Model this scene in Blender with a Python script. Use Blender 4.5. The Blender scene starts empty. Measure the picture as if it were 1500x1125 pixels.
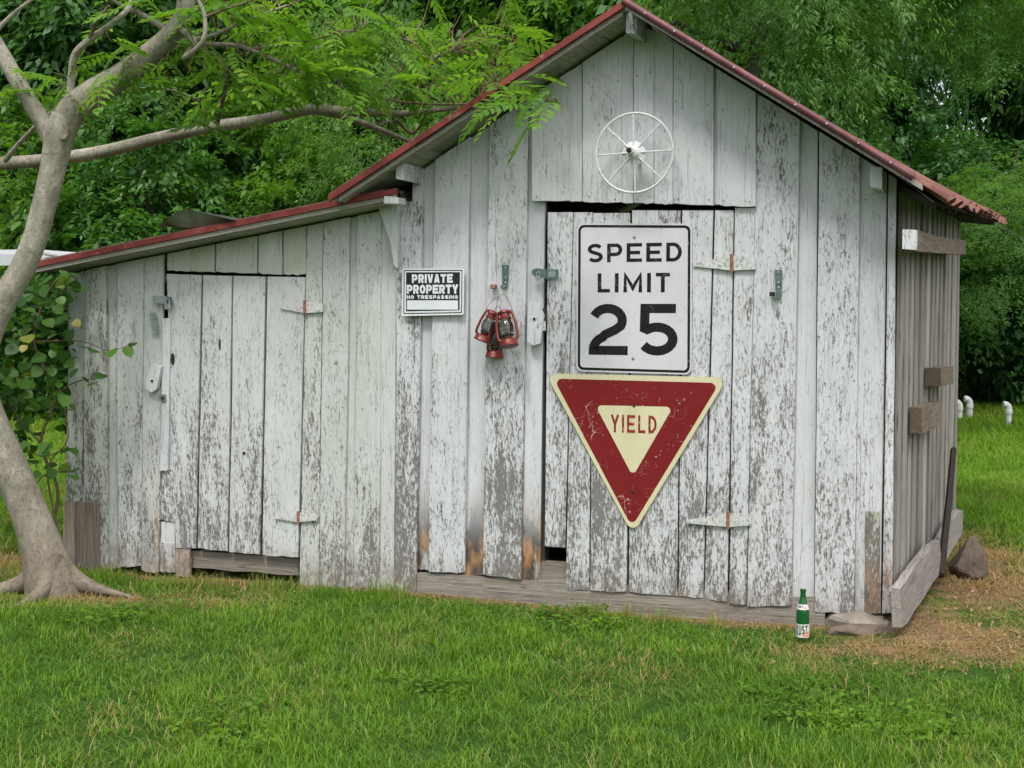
import bpy, bmesh, math, random
import numpy as np
from mathutils import Vector, Matrix

# ------------------------------------------------------------------ camera, sky, sun, exposure
S = bpy.context.scene
R = math.radians
F = 1900.0; PITCH = math.atan(112.5 / F); CZ = 1.57
cam_d = bpy.data.cameras.new('camera'); cam = bpy.data.objects.new('camera', cam_d)
S.collection.objects.link(cam); S.camera = cam
cam.location = (0, 0, CZ); cam.rotation_euler = (math.pi / 2 - PITCH, 0, 0)
cam_d.sensor_width = 36; cam_d.lens = F / 1500 * 36; cam_d.clip_end = 500; cam_d.clip_start = .05
SUN_EL, SUN_AZ = 58, -28          # the sun stands behind the camera, a little to the left
w = bpy.data.worlds.new('World'); S.world = w; w.use_nodes = True
nt = w.node_tree; nt.nodes.clear()
sk = nt.nodes.new('ShaderNodeTexSky'); sk.sky_type = 'NISHITA'; sk.sun_disc = False
sk.sun_elevation = R(SUN_EL); sk.sun_rotation = R(180 + SUN_AZ); sk.air_density = 1.0; sk.dust_density = 4.0; sk.ozone_density = 1
hs = nt.nodes.new('ShaderNodeHueSaturation'); hs.inputs['Saturation'].default_value = .30
bg = nt.nodes.new('ShaderNodeBackground'); bg.inputs['Strength'].default_value = .135
wo = nt.nodes.new('ShaderNodeOutputWorld')
nt.links.new(sk.outputs[0], hs.inputs['Color']); nt.links.new(hs.outputs[0], bg.inputs[0]); nt.links.new(bg.outputs[0], wo.inputs[0])
sl = bpy.data.lights.new('sun', 'SUN'); so = bpy.data.objects.new('sun', sl); S.collection.objects.link(so)
sl.energy = 1.5; sl.angle = R(12); sl.color = (1, .97, .92)
# light travels away from the camera and down
az = R(-SUN_AZ)
ldir = Vector((math.sin(az) * math.cos(R(SUN_EL)), math.cos(az) * math.cos(R(SUN_EL)), -math.sin(R(SUN_EL))))
so.rotation_euler = ldir.to_track_quat('-Z', 'Y').to_euler()
S.view_settings.view_transform = 'Standard'; S.view_settings.look = 'None'
S.view_settings.exposure = .70; S.view_settings.gamma = 1; S.view_settings.use_curve_mapping = False
S.render.engine = 'CYCLES'
S.cycles.max_bounces = 6; S.cycles.diffuse_bounces = 3; S.cycles.glossy_bounces = 2; S.cycles.transmission_bounces = 5; S.cycles.transparent_max_bounces = 8

rnd = random.Random(7)
nr = np.random.default_rng(11)
C = S.collection

# ------------------------------------------------------------------ measuring: pixel -> point on a real plane
def ray(u, v):
    x = (u - 750) / F; y = (562.5 - v) / F
    return np.array([x, math.cos(PITCH) + y * math.sin(PITCH), -math.sin(PITCH) + y * math.cos(PITCH)])
CAM = np.array([0, 0, CZ])
class Plane:
    def __init__(s, O, ang, side=False):
        a = R(ang); s.rot = -a if not side else math.pi / 2 - a
        s.a = np.array([math.sin(a), math.cos(a), 0]) if side else np.array([math.cos(a), -math.sin(a), 0])
        s.n = np.array([math.cos(a), -math.sin(a), 0]) if side else np.array([-math.sin(a), -math.cos(a), 0])
        s.O = np.array(O, float)
    def P(s, u, v, off=0):
        r = ray(u, v); k = ((s.O - CAM) @ s.n + off) / (r @ s.n)
        return CAM + k * r
    def tz(s, u, v, off=0):
        q = s.P(u, v, off); return float((q - s.O) @ s.a), float(q[2])
    def W(s, t, z, off=0): return s.O + t * s.a + s.n * off + np.array([0, 0, z])
FR = Plane((.629, 6.64, 0), 19)
cc = FR.P(1309, 600); SD = Plane((cc[0], cc[1], 0), 23.5, True)
def at(u, v, Y):
    r = ray(u, v); return CAM + r * (Y / r[1])
def gz(x, y):
    return .018 * np.sin(x * 1.3 + 1) * np.sin(y * .9) + .010 * np.sin(x * 3.1 + y * 2.3) + .02 * np.sin(y * .31 + 2) * np.clip((y - 9) / 8, 0, 1)

# ------------------------------------------------------------------ object helpers
def tag(o, label=None, cat=None, group=None, kind=None):
    if label: o['label'] = label
    if cat: o['category'] = cat
    if group: o['group'] = group
    if kind: o['kind'] = kind
    return o
def empty(name, loc, rz=0, **k):
    o = bpy.data.objects.new(name, None); C.objects.link(o); o.empty_display_size = .1
    o.location = Vector(tuple(map(float, loc))); o.rotation_euler = (0, 0, rz)
    tag(o, **k); return o
def mesh_np(name, V, Fq, mat, parent=None, smooth=False, attrs=None):
    me = bpy.data.meshes.new(name); V = np.asarray(V, np.float32)
    me.vertices.add(len(V)); me.vertices.foreach_set('co', V.ravel())
    Fq = np.asarray(Fq, np.int32); n, k = Fq.shape
    me.loops.add(n * k); me.loops.foreach_set('vertex_index', Fq.ravel())
    me.polygons.add(n); me.polygons.foreach_set('loop_start', np.arange(0, n * k, k, dtype=np.int32))
    if smooth: me.polygons.foreach_set('use_smooth', np.ones(n, bool))
    if attrs:
        for an, arr in attrs.items():
            a = me.attributes.new(an, 'FLOAT', 'POINT'); a.data.foreach_set('value', np.asarray(arr, np.float32))
    me.update(calc_edges=True); me.validate()
    if mat: me.materials.append(mat)
    o = bpy.data.objects.new(name, me)
    C.objects.link(o)
    if parent: o.parent = parent
    return o
class MB:
    def __init__(s): s.v = []; s.f = []; s.sm = []
    def add(s, V, Fs, smooth=False, M=None):
        b = len(s.v)
        for p in V:
            p = Vector(tuple(map(float, p)));  s.v.append(tuple(M @ p if M else p))
        for f in Fs: s.f.append(tuple(b + i for i in f)); s.sm.append(smooth)
        return s
    def box(s, c, d, M=None, bev=0.0):
        x, y, z = [k / 2 for k in d]
        if bev <= 0:
            V = [(c[0] + i * x, c[1] + j * y, c[2] + k * z) for i in (-1, 1) for j in (-1, 1) for k in (-1, 1)]
            return s.add(V, [(0, 1, 3, 2), (4, 6, 7, 5), (0, 4, 5, 1), (2, 3, 7, 6), (0, 2, 6, 4), (1, 5, 7, 3)], False, M)
        bm = bmesh.new(); bmesh.ops.create_cube(bm, size=1)
        for q in bm.verts: q.co = Vector((q.co.x * d[0], q.co.y * d[1], q.co.z * d[2])) + Vector(tuple(map(float, c)))
        bmesh.ops.bevel(bm, geom=bm.edges[:], offset=bev, segments=1, affect='EDGES', profile=.5)
        bm.verts.index_update(); V = [q.co.copy() for q in bm.verts]; Fs = [[q.index for q in f.verts] for f in bm.faces]; bm.free()
        return s.add(V, Fs, False, M)
    def tube(s, pts, rad, n=8, cap=True, M=None, sq=None):
        pts = [Vector(tuple(map(float, p))) for p in pts]
        if not hasattr(rad, '__len__'): rad = [rad] * len(pts)
        V = []; Fs = []; pu = None
        for i, p in enumerate(pts):
            d = (pts[min(i + 1, len(pts) - 1)] - pts[max(i - 1, 0)])
            if d.length < 1e-9: d = Vector((0, 0, 1))
            d.normalize()
            if pu is None:
                pu = d.orthogonal().normalized()
            pu = (pu - d * pu.dot(d))
            if pu.length < 1e-6: pu = d.orthogonal()
            pu.normalize(); w2 = d.cross(pu)
            for k in range(n):
                a = 2 * math.pi * k / n
                V.append(p + (pu * math.cos(a) + w2 * math.sin(a)) * rad[i])
        for i in range(len(pts) - 1):
            for k in range(n):
                a = i * n + k; b = i * n + (k + 1) % n
                Fs.append((a, b, b + n, a + n))
        if cap: Fs.append(tuple(range(n))[::-1]); Fs.append(tuple(range((len(pts) - 1) * n, len(pts) * n)))
        return s.add(V, Fs, True, M)
    def lathe(s, prof, n=20, M=None, cap=True):
        V = []; Fs = []
        for r, z in prof:
            for k in range(n):
                a = 2 * math.pi * k / n; V.append((r * math.cos(a), r * math.sin(a), z))
        for i in range(len(prof) - 1):
            for k in range(n):
                a = i * n + k; b = i * n + (k + 1) % n
                Fs.append((a, b, b + n, a + n))
        if cap:
            if prof[0][0] > 1e-5: Fs.append(tuple(range(n))[::-1])
            if prof[-1][0] > 1e-5: Fs.append(tuple(range((len(prof) - 1) * n, len(prof) * n)))
        return s.add(V, Fs, True, M)
    def build(s, name, mat, parent=None, loc=None):
        me = bpy.data.meshes.new(name); me.from_pydata(s.v, [], s.f)
        me.polygons.foreach_set('use_smooth', s.sm); me.update()
        if mat: me.materials.append(mat)
        if any(s.sm):
            try: me.set_sharp_from_angle(angle=R(40))
            except Exception: pass
        o = bpy.data.objects.new(name, me); C.objects.link(o)
        if parent: o.parent = parent
        if loc is not None: o.location = loc
        return o
def col(o, a, b=0, c=0, d=1): o.color = (a, b, c, d); return o

# ------------------------------------------------------------------ materials
class NT:
    def __init__(s, name):
        s.m = bpy.data.materials.new(name); s.m.use_nodes = True; s.t = s.m.node_tree; s.t.nodes.clear()
        s.out = s.n('OutputMaterial')
    def n(s, typ, **kw):
        q = s.t.nodes.new('ShaderNode' + typ)
        for k, v in kw.items():
            if k in q.inputs: q.inputs[k].default_value = v
            else: setattr(q, k, v)
        return q
    def l(s, a, b): s.t.links.new(a, b)
    def put(s, sock, v):
        if isinstance(v, bpy.types.NodeSocket): s.l(v, sock)
        else:
            if sock.type == 'RGBA' and hasattr(v, '__len__') and len(v) == 3: v = tuple(v) + (1,)
            sock.default_value = v
    def math(s, op, a, b=0.0, c=0.0, clamp=False):
        q = s.n('Math'); q.operation = op; q.use_clamp = clamp
        s.put(q.inputs[0], a); s.put(q.inputs[1], b); s.put(q.inputs[2], c); return q.outputs[0]
    def mix(s, f, a, b, mode='MIX'):
        q = s.n('Mix'); q.data_type = 'RGBA'; q.blend_type = mode
        s.put(q.inputs[0], f); s.put(q.inputs[6], a); s.put(q.inputs[7], b); return q.outputs[2]
    def noise(s, vec, scale, detail=4, rough=.55, out=0, dist=0):
        q = s.n('TexNoise'); q.inputs['Scale'].default_value = scale; q.inputs['Detail'].default_value = detail
        q.inputs['Roughness'].default_value = rough; q.inputs['Distortion'].default_value = dist
        if vec is not None: s.l(vec, q.inputs['Vector'])
        return q.outputs[out]
    def map(s, vec, scale=(1, 1, 1), loc=(0, 0, 0), rot=(0, 0, 0)):
        q = s.n('Mapping'); q.inputs['Scale'].default_value = scale; q.inputs['Location'].default_value = loc; q.inputs['Rotation'].default_value = rot
        s.l(vec, q.inputs[0]); return q.outputs[0]
    def ramp(s, f, a, b, x0=0., x1=1.):
        q = s.n('MapRange'); q.interpolation_type = 'SMOOTHSTEP'
        s.put(q.inputs[0], f); s.put(q.inputs[1], a); s.put(q.inputs[2], b); s.put(q.inputs[3], x0); s.put(q.inputs[4], x1); return q.outputs[0]
    def bump(s, h, strength=.5, dist=.002, normal=None):
        q = s.n('Bump'); q.inputs['Strength'].default_value = strength; q.inputs['Distance'].default_value = dist
        s.l(h, q.inputs['Height'])
        if normal: s.l(normal, q.inputs['Normal'])
        return q.outputs[0]
    def bsdf(s, colr, rough=.7, metal=0., normal=None, spec=.3, **kw):
        q = s.n('BsdfPrincipled'); s.put(q.inputs['Base Color'], colr); s.put(q.inputs['Roughness'], rough); s.put(q.inputs['Metallic'], metal)
        q.inputs['Specular IOR Level'].default_value = spec
        if normal: s.l(normal, q.inputs['Normal'])
        for k, v in kw.items(): s.put(q.inputs[k], v)
        s.l(q.outputs[0], s.out.inputs[0]); return q
def coords(n):
    """world-placed coordinates, shifted at random per object so no two boards match"""
    g = n.n('NewGeometry').outputs['Position']; oi = n.n('ObjectInfo')
    sh = n.n('VectorMath', operation='SCALE'); n.l(oi.outputs['Random'], sh.inputs[3]); sh.inputs[0].default_value = (37.1, 21.7, 53.3)
    ad = n.n('VectorMath', operation='ADD'); n.l(g, ad.inputs[0]); n.l(sh.outputs[0], ad.inputs[1])
    return g, ad.outputs[0], oi

def m_paintwood():
    n = NT('peeling_white_paint'); g, p, oi = coords(n)
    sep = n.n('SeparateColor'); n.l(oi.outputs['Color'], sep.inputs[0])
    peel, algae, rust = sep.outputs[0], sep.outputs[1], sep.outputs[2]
    z = n.n('SeparateXYZ'); n.l(g, z.inputs[0]); z = z.outputs[2]
    st = n.map(p, (1, 1, .30)); stl = n.map(p, (1, 1, .13)); gr = n.map(p, (1, 1, .022))
    fine = n.noise(st, 95, 8, .82); mid = n.noise(n.map(p, (1, 1, .2)), 19, 4, .65); big = n.noise(n.map(p, (1, 1, .4)), 3.3, 3, .6)
    low = n.ramp(z, 1.9, .0, 0, 1)                       # paint is weaker where rain splashes
    thr = n.math('ADD', n.math('MULTIPLY', fine, .60), n.math('MULTIPLY', mid, .23))
    thr = n.math('ADD', thr, n.math('MULTIPLY', big, .17))
    lev = n.math('ADD', n.math('MULTIPLY', peel, .135), n.math('MULTIPLY', low, .056))
    lev = n.math('SUBTRACT', .655, lev)                  # higher peel: lower level
    d = n.math('SUBTRACT', thr, lev)
    bare = n.ramp(d, -.004, .005)
    # alligator cracks in the paint
    vo = n.n('TexVoronoi', feature='DISTANCE_TO_EDGE'); vo.inputs['Scale'].default_value = 70; n.l(n.map(n.mix(.012, st, n.noise(st, 40, 2, .5, 1)), (1, 1, .6)), vo.inputs['Vector'])
    crk = n.math('MULTIPLY', n.ramp(vo.outputs['Distance'], .010, .075, 1, 0), n.ramp(n.noise(st, 55, 3, .6), .44, .56))
    crm = n.math('MULTIPLY', crk, n.ramp(d, -.13, -.02, .10, .9))
    # raised-grain hair cracks
    hair = n.ramp(n.noise(gr, 190, 2, .5), .60, .68, 0, 1); hair = n.math('MULTIPLY', hair, n.ramp(mid, .40, .60, .06, .8))
    # wood
    grain = n.noise(gr, 120, 4, .7); gb = n.noise(n.map(p, (1, 1, .05)), 26, 4, .7)
    wood = n.mix(grain, (.065, .06, .055), (.30, .275, .25)); wood = n.mix(n.ramp(gb, .35, .7), wood, (.175, .152, .130))
    wood = n.mix(n.math('MULTIPLY', n.ramp(big, .4, .65), .5), wood, (.20, .195, .19))
    paint = n.mix(n.noise(p, 5, 4, .6), (.50, .515, .54), (.67, .68, .70))
    paint = n.mix(n.ramp(n.noise(gr, 60, 3, .6), .45, .75, 0, .30), paint, (.42, .43, .445))
    stain = n.ramp(n.noise(n.map(p, (1, 1, .18)), 9, 4, .65), .56, .80, 0, .45)
    paint = n.mix(stain, paint, (.52, .48, .40))
    paint = n.mix(n.math('MULTIPLY', algae, n.ramp(n.noise(n.map(p, (1, 1, .5)), 4, 4, .7), .25, .65, .25, 1)), paint, (.44, .47, .37))  # algae plus reflected green light on the lean-to, both painted as a tint
    edge = n.math('MULTIPLY', n.ramp(d, -.035, -.004), n.math('SUBTRACT', 1, bare))   # curling rim of a flake, painted bright as a lit edge
    c = n.mix(crm, paint, (.22, .20, .18)); c = n.mix(n.math('MULTIPLY', hair, .8), c, (.20, .185, .17))
    lipsh = n.math('MULTIPLY', n.ramp(d, .0, .004), n.ramp(d, .030, .006))     # painted shadow line along the broken step of the paint film
    wood = n.mix(n.math('MULTIPLY', lipsh, .55), wood, (.05, .045, .04))
    c = n.mix(n.math('MULTIPLY', edge, .35), c, (.72, .73, .74)); c = n.mix(bare, c, wood)
    # damp, dark foot of the boards with rust and rot, only on the boards that have it
    ru = n.math('MULTIPLY', rust, n.math('MULTIPLY', n.ramp(z, .66, .22), n.ramp(n.noise(n.map(p, (1, 1, .30)), 9, 4, .65), .34, .50)))
    c = n.mix(n.math('MULTIPLY', ru, .95), c, n.mix(n.ramp(n.noise(n.map(p, (1, 1, .4)), 12, 4), .40, .60), (.035, .028, .022), (.40, .20, .075)))
    ns = n.ramp(n.noise(n.map(p, (1, 1, .33)), 15, 3, .6), .72, .80, 0, .7); c = n.mix(ns, c, (.42, .24, .10))
    dirt = n.math('MULTIPLY', n.ramp(z, .26, .02), n.ramp(n.noise(p, 16, 4, .7), .3, .7, .15, .8))
    c = n.mix(dirt, c, (.20, .155, .115))
    h = n.math('ADD', n.math('MULTIPLY', bare, -.9), n.math('MULTIPLY', crm, -.5)); h = n.math('ADD', h, n.math('MULTIPLY', grain, .35))
    h = n.math('ADD', h, n.math('MULTIPLY', edge, .35)); h = n.math('SUBTRACT', h, n.math('MULTIPLY', hair, .5))
    h2 = n.noise(n.map(p, (1, 1, .15)), 14, 2, .5)
    nb = n.bump(h2, .25, .006); nb = n.bump(h, .75, .0016, nb)
    n.bsdf(c, n.mix(bare, (.55,) * 3, (.9,) * 3), 0, nb, .25)
    return n.m
def m_wood(name, a, b, tone, rough=.9, moss=0.0, axis=2):
    n = NT(name); g, p, oi = coords(n)
    if axis != 2: p = n.map(p, (1, 1, 1), rot=(0, 0, R(19 if axis == 0 else 23.5)))
    sc = [1, 1, 1]; sc[axis] = .025; gr = n.map(p, sc); sc[axis] = .12; gl = n.map(p, sc)
    grain = n.noise(gr, 110, 5, .72); gm = n.noise(gl, 16, 4, .65); big = n.noise(p, 2.2, 4, .6)
    c = n.mix(n.ramp(grain, .28, .72), a, b); c = n.mix(n.ramp(gm, .35, .75, 0, .65), c, tone)
    c = n.mix(n.ramp(n.noise(gr, 200, 2), .60, .70, 0, .75), c, (.03, .025, .02))
    rv = n.math('MULTIPLY_ADD', oi.outputs['Random'], .5, .78)
    cm = n.n('CombineColor'); [n.l(rv, cm.inputs[i]) for i in range(3)]
    c = n.mix(1, c, cm.outputs[0], 'MULTIPLY')
    c = n.mix(n.ramp(big, .5, .8, 0, .4 + moss), c, (.16, .20, .10) if moss else (.12, .10, .085))
    h = n.math('ADD', grain, n.math('MULTIPLY', gm, .8))
    n.bsdf(c, rough, 0, n.bump(h, .8, .003), .15)
    return n.m
def m_simple(name, c1, c2, rough=.5, metal=0., scale=12, spots=None, bumpd=.0008, spec=.4, spot_at=(.60, .68), stretch=1.0, **kw):
    n = NT(name); g, p, oi = coords(n); p2 = n.map(p, (1, 1, stretch))
    c = n.mix(n.ramp(n.noise(p2, scale, 5, .65), .3, .7), c1, c2); f = n.noise(p2, scale * 5, 4, .7)
    r = rough
    if spots:
        mk = n.ramp(n.noise(p2, scale * 2.2, 5, .75), spot_at[0], spot_at[1]); c = n.mix(mk, c, spots); r = n.math('MULTIPLY_ADD', mk, .3, rough)
    n.bsdf(c, r, metal, n.bump(f, .4, bumpd), spec, **kw)
    return n.m
def m_sign(name, c1, dirt, scratch, amt=.5, rough=.42, scratch_scale=9, chips=.68, light=(.62, .55, .5)):
    n = NT(name); g, p, oi = coords(n)
    c = n.mix(n.noise(p, 4, 4, .6), c1, [k * .86 for k in c1])
    c = n.mix(n.ramp(n.noise(n.map(p, (1, 1, .3)), 8, 5, .7), .45, .8, 0, amt), c, dirt)
    # scratches: thin contour lines of two stretched noises, broken up by a third
    a = n.noise(n.map(p, (1, 1, 2.0), rot=(0, .5, 0)), scratch_scale, 2, .5); a = n.math('ABSOLUTE', n.math('SUBTRACT', a, .5))
    b = n.noise(n.map(p, (1.7, 1, .8), rot=(0, -.7, 0)), scratch_scale * .7, 2, .5); b = n.math('ABSOLUTE', n.math('SUBTRACT', b, .47))
    br = n.ramp(n.noise(p, 7, 3, .6), .50, .60)
    s1 = n.math('MULTIPLY', n.ramp(n.math('MINIMUM', a, b), .0, .006, 1, 0), br)
    ch = n.ramp(n.noise(p, 60, 2, .5), chips, chips + .04)
    ch = n.math('MULTIPLY', ch, n.ramp(n.noise(p, 6, 2, .5), .48, .60))
    m = n.math('MAXIMUM', n.math('MULTIPLY', s1, scratch), ch)
    c = n.mix(m, c, light)
    n.bsdf(c, n.math('MULTIPLY_ADD', n.noise(p, 20, 3), .25, rough), 0, n.bump(m, .3, .0004), .18)
    return n.m
def m_leaf(name, dark, light, yellow=None, trans=.45, rough=.42, inst=False):
    n = NT(name)
    if inst:
        at_ = n.n('Attribute', attribute_type='INSTANCER', attribute_name='dry'); dry = at_.outputs['Fac']
        at2 = n.n('Attribute', attribute_type='INSTANCER', attribute_name='tone'); tone = at2.outputs['Fac']
        at3 = n.n('Attribute', attribute_type='GEOMETRY', attribute_name='tint'); tint = at3.outputs['Fac']
        at4 = n.n('Attribute', attribute_type='GEOMETRY', attribute_name='straw'); straw = at4.outputs['Fac']
        c = n.mix(n.math('MULTIPLY_ADD', tone, .6, n.math('MULTIPLY', tint, .4)), dark, light)
        dm = n.ramp(n.math('ADD', dry, n.math('MULTIPLY', n.math('SUBTRACT', straw, .5), .62)), .45, .60)
        dc = n.mix(tint, (.36, .235, .105), (.50, .37, .19))
        c = n.mix(dm, c, dc)
    else:
        at3 = n.n('Attribute', attribute_type='GEOMETRY', attribute_name='tint'); tint = at3.outputs['Fac']
        oi = n.n('ObjectInfo')
        f = n.math('MULTIPLY_ADD', tint, .75, n.math('MULTIPLY', oi.outputs['Random'], .25))
        c = n.mix(f, dark, light)
        if yellow: c = n.mix(n.ramp(f, .82, .95), c, yellow)
    g = n.n('NewGeometry'); gn = n.mix(.6, c, n.mix(.5, c, (.02, .03, .02)))
    pb = n.n('BsdfPrincipled'); n.l(c, pb.inputs['Base Color']); pb.inputs['Roughness'].default_value = rough; pb.inputs['Specular IOR Level'].default_value = .35
    tr = n.n('BsdfTranslucent'); tc = n.mix(1, c, (1.25, 1.3, .45), 'MULTIPLY'); n.l(tc, tr.inputs[0])
    ms = n.n('MixShader'); ms.inputs[0].default_value = trans; n.l(pb.outputs[0], ms.inputs[1]); n.l(tr.outputs[0], ms.inputs[2])
    n.l(ms.outputs[0], n.out.inputs[0]); return n.m
def m_bark(name, a, b, lichen, la=.55, sc=18):
    n = NT(name); g, p, oi = coords(n)
    f = n.noise(n.map(p, (1, 1, .45)), sc, 6, .7); c = n.mix(n.ramp(f, .3, .7), a, b)
    sp = n.ramp(n.noise(n.map(p, (1, 1, .7)), sc * 3.2, 4, .65), .56, .64, 0, 1); pt = n.ramp(n.noise(p, 3.5, 3, .6), .36, .62)
    c = n.mix(n.math('MULTIPLY', n.math('MULTIPLY', sp, pt), la), c, lichen)
    z = n.n('SeparateXYZ'); n.l(g, z.inputs[0])
    c = n.mix(n.math('MULTIPLY', n.ramp(n.noise(p, 1.7, 5, .7), .42, .62), .5), c, [k * .62 for k in a]); zz = n.n('SeparateXYZ'); n.l(g, zz.inputs[0]); c = n.mix(n.math('MULTIPLY', n.ramp(zz.outputs[2], .75, .05), .6), c, (.155, .115, .085))
    rings = n.ramp(n.noise(n.map(p, (.5, .5, 6)), 9, 3, .6), .55, .7, 0, .35)
    c = n.mix(rings, c, [k * .55 for k in a])
    n.bsdf(c, .88, 0, n.bump(n.math('ADD', n.math('ADD', f, n.noise(n.map(p, (1, 1, .35)), 6, 3, .6)), n.math('MULTIPLY', sp, .4)), 1.0, .009), .2)
    return n.m

M = {}
M['paint'] = m_paintwood()
M['grey'] = m_wood('weathered_grey_wood', (.20, .185, .168), (.46, .43, .395), (.34, .315, .285))
M['greyh'] = m_wood('weathered_sill_wood', (.11, .097, .083), (.29, .262, .235), (.22, .185, .155), axis=0)
M['greys'] = m_wood('weathered_skirting_wood', (.18, .16, .14), (.42, .39, .36), (.33, .30, .275), axis=1)
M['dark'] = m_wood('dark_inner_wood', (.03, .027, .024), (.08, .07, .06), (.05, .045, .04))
M['under'] = m_wood('roof_deck_underside', (.22, .205, .175), (.42, .40, .35), (.32, .30, .26), axis=1)
M['brown'] = m_wood('brown_weathered_plank', (.105, .080, .062), (.265, .215, .170), (.20, .160, .128), axis=1)
M['stub'] = m_wood('rotten_board', (.13, .105, .085), (.30, .26, .225), (.22, .18, .15))
M['red'] = m_simple('faded_red_trim', (.150, .022, .018), (.240, .045, .035), .6, 0, 9, (.30, .20, .17), spot_at=(.58, .70))
M['pink'] = m_simple('chalky_red_ridge_metal', (.100, .030, .033), (.190, .072, .078), .45, .15, 8, (.14, .04, .035), spot_at=(.58, .74), stretch=.4)
M['rustroof'] = m_simple('rusty_roof_metal', (.12, .042, .033), (.23, .105, .085), .65, .2, 14, (.06, .025, .02))
M['tin'] = m_simple('dull_grey_tin', (.14, .15, .12), (.30, .31, .26), .42, .5, 5, (.10, .10, .07), spot_at=(.55, .8))
M['palemetal'] = m_simple('pale_metal_sheet', (.45, .47, .50), (.60, .62, .65), .5, .2, 4)
M['hinge'] = m_simple('overpainted_hinge', (.48, .50, .49), (.66, .67, .66), .6, .1, 26, (.26, .24, .19), spot_at=(.52, .62))
M['rust'] = m_simple('orange_rust', (.20, .085, .04), (.36, .19, .12), .8, .2, 40, (.50, .44, .38))
M['green_metal'] = m_simple('green_grey_hasp_metal', (.085, .15, .15), (.16, .24, .235), .42, .55, 30, (.35, .4, .38), spot_at=(.66, .72))
M['sage'] = m_simple('sage_painted_metal', (.22, .28, .25), (.30, .36, .33), .5, .3, 24)
M['steel'] = m_simple('worn_steel', (.42, .42, .42), (.6, .6, .6), .3, .8, 20)
M['darkmetal'] = m_simple('dark_metal', (.02, .02, .02), (.06, .05, .045), .5, .6, 20)
M['wheel'] = m_simple('chipped_white_wheel_paint', (.56, .57, .58), (.68, .68, .67), .5, 0, 25, (.26, .20, .16), spot_at=(.58, .66))
M['lantern'] = m_simple('red_lantern_enamel', (.105, .010, .007), (.200, .022, .012), .36, .1, 18, (.09, .03, .02), spot_at=(.58, .68), spec=.6)
M['wire'] = m_simple('rusty_wire', (.07, .035, .025), (.15, .08, .05), .6, .6, 40)
M['soot'] = m_simple('sooty_burner', (.02, .018, .015), (.09, .07, .05), .7, .3, 30)
M['sign_white'] = m_sign('speed_sign_sheet', (.63, .63, .655), (.47, .45, .46), .5, .35, light=(.40, .38, .38), scratch_scale=5)
M['sign_black'] = m_sign('sign_black_print', (.012, .012, .013), (.03, .03, .03), .8, .3, light=(.25, .24, .24), scratch_scale=5, chips=.72)
M['sign_edge'] = m_simple('sign_edge_white', (.62, .64, .62), (.74, .75, .73), .5, .1, 30)
M['yield_red'] = m_sign('yield_red_sheet', (.195, .014, .016), (.13, .010, .012), .75, .6, light=(.55, .38, .34), scratch_scale=7, chips=.655)
M['yield_cream'] = m_sign('yield_cream_sheet', (.66, .62, .40), (.50, .43, .24), .5, .65, light=(.34, .24, .10), chips=.69)
M['yield_text'] = m_sign('yield_red_lettering', (.26, .028, .022), (.2, .05, .03), .9, .5, light=(.66, .62, .42), chips=.60)
M['pp_white'] = m_simple('private_sign_white', (.68, .72, .75), (.76, .79, .81), .35, 0, 6)
M['pp_black'] = m_simple('private_sign_black', (.010, .012, .016), (.022, .024, .028), .3, 0, 6)
M['pvc'] = m_simple('white_pvc', (.55, .56, .56), (.72, .73, .73), .4, 0, 6, (.38, .39, .34), spot_at=(.6, .8))
M['rock'] = m_simple('brown_fieldstone', (.07, .052, .040), (.19, .145, .115), .9, 0, 7, (.05, .055, .035), bumpd=.02)
M['found'] = m_simple('grey_foundation_stone', (.17, .15, .125), (.33, .295, .25), .9, 0, 9, (.12, .11, .08), bumpd=.01)
M['bark'] = m_bark('smooth_grey_bark', (.225, .205, .160), (.405, .375, .305), (.56, .55, .49), .75)
M['twig'] = m_bark('twig_bark', (.13, .085, .06), (.27, .19, .14), (.4, .38, .3), .3, 40)
M['darkbark'] = m_bark('dark_forest_bark', (.045, .04, .034), (.12, .105, .09), (.22, .24, .18), .5, 9)
M['frond'] = m_leaf('fresh_frond_green', (.080, .215, .026), (.215, .40, .050), (.30, .38, .06), .5)
M['dead'] = m_simple('withered_leaf', (.22, .11, .06), (.38, .22, .12), .8, 0, 40)
M['vine'] = m_leaf('round_vine_leaf', (.030, .095, .018), (.105, .225, .035), (.34, .31, .06), .4)
M['leafA'] = m_leaf('broad_forest_leaf', (.030, .105, .024), (.115, .270, .045), None, .42)
M['leafB'] = m_leaf('bright_forest_leaf', (.060, .165, .024), (.180, .350, .055), None, .5)
M['leafC'] = m_leaf('narrow_willowy_leaf', (.060, .165, .040), (.215, .395, .100), None, .45)
M['leafD'] = m_leaf('deep_shade_leaf', (.022, .085, .024), (.095, .225, .050), None, .38)
M['grass'] = m_leaf('lawn_grass', (.048, .135, .011), (.235, .405, .036), None, .45, .5, inst=True)

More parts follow.
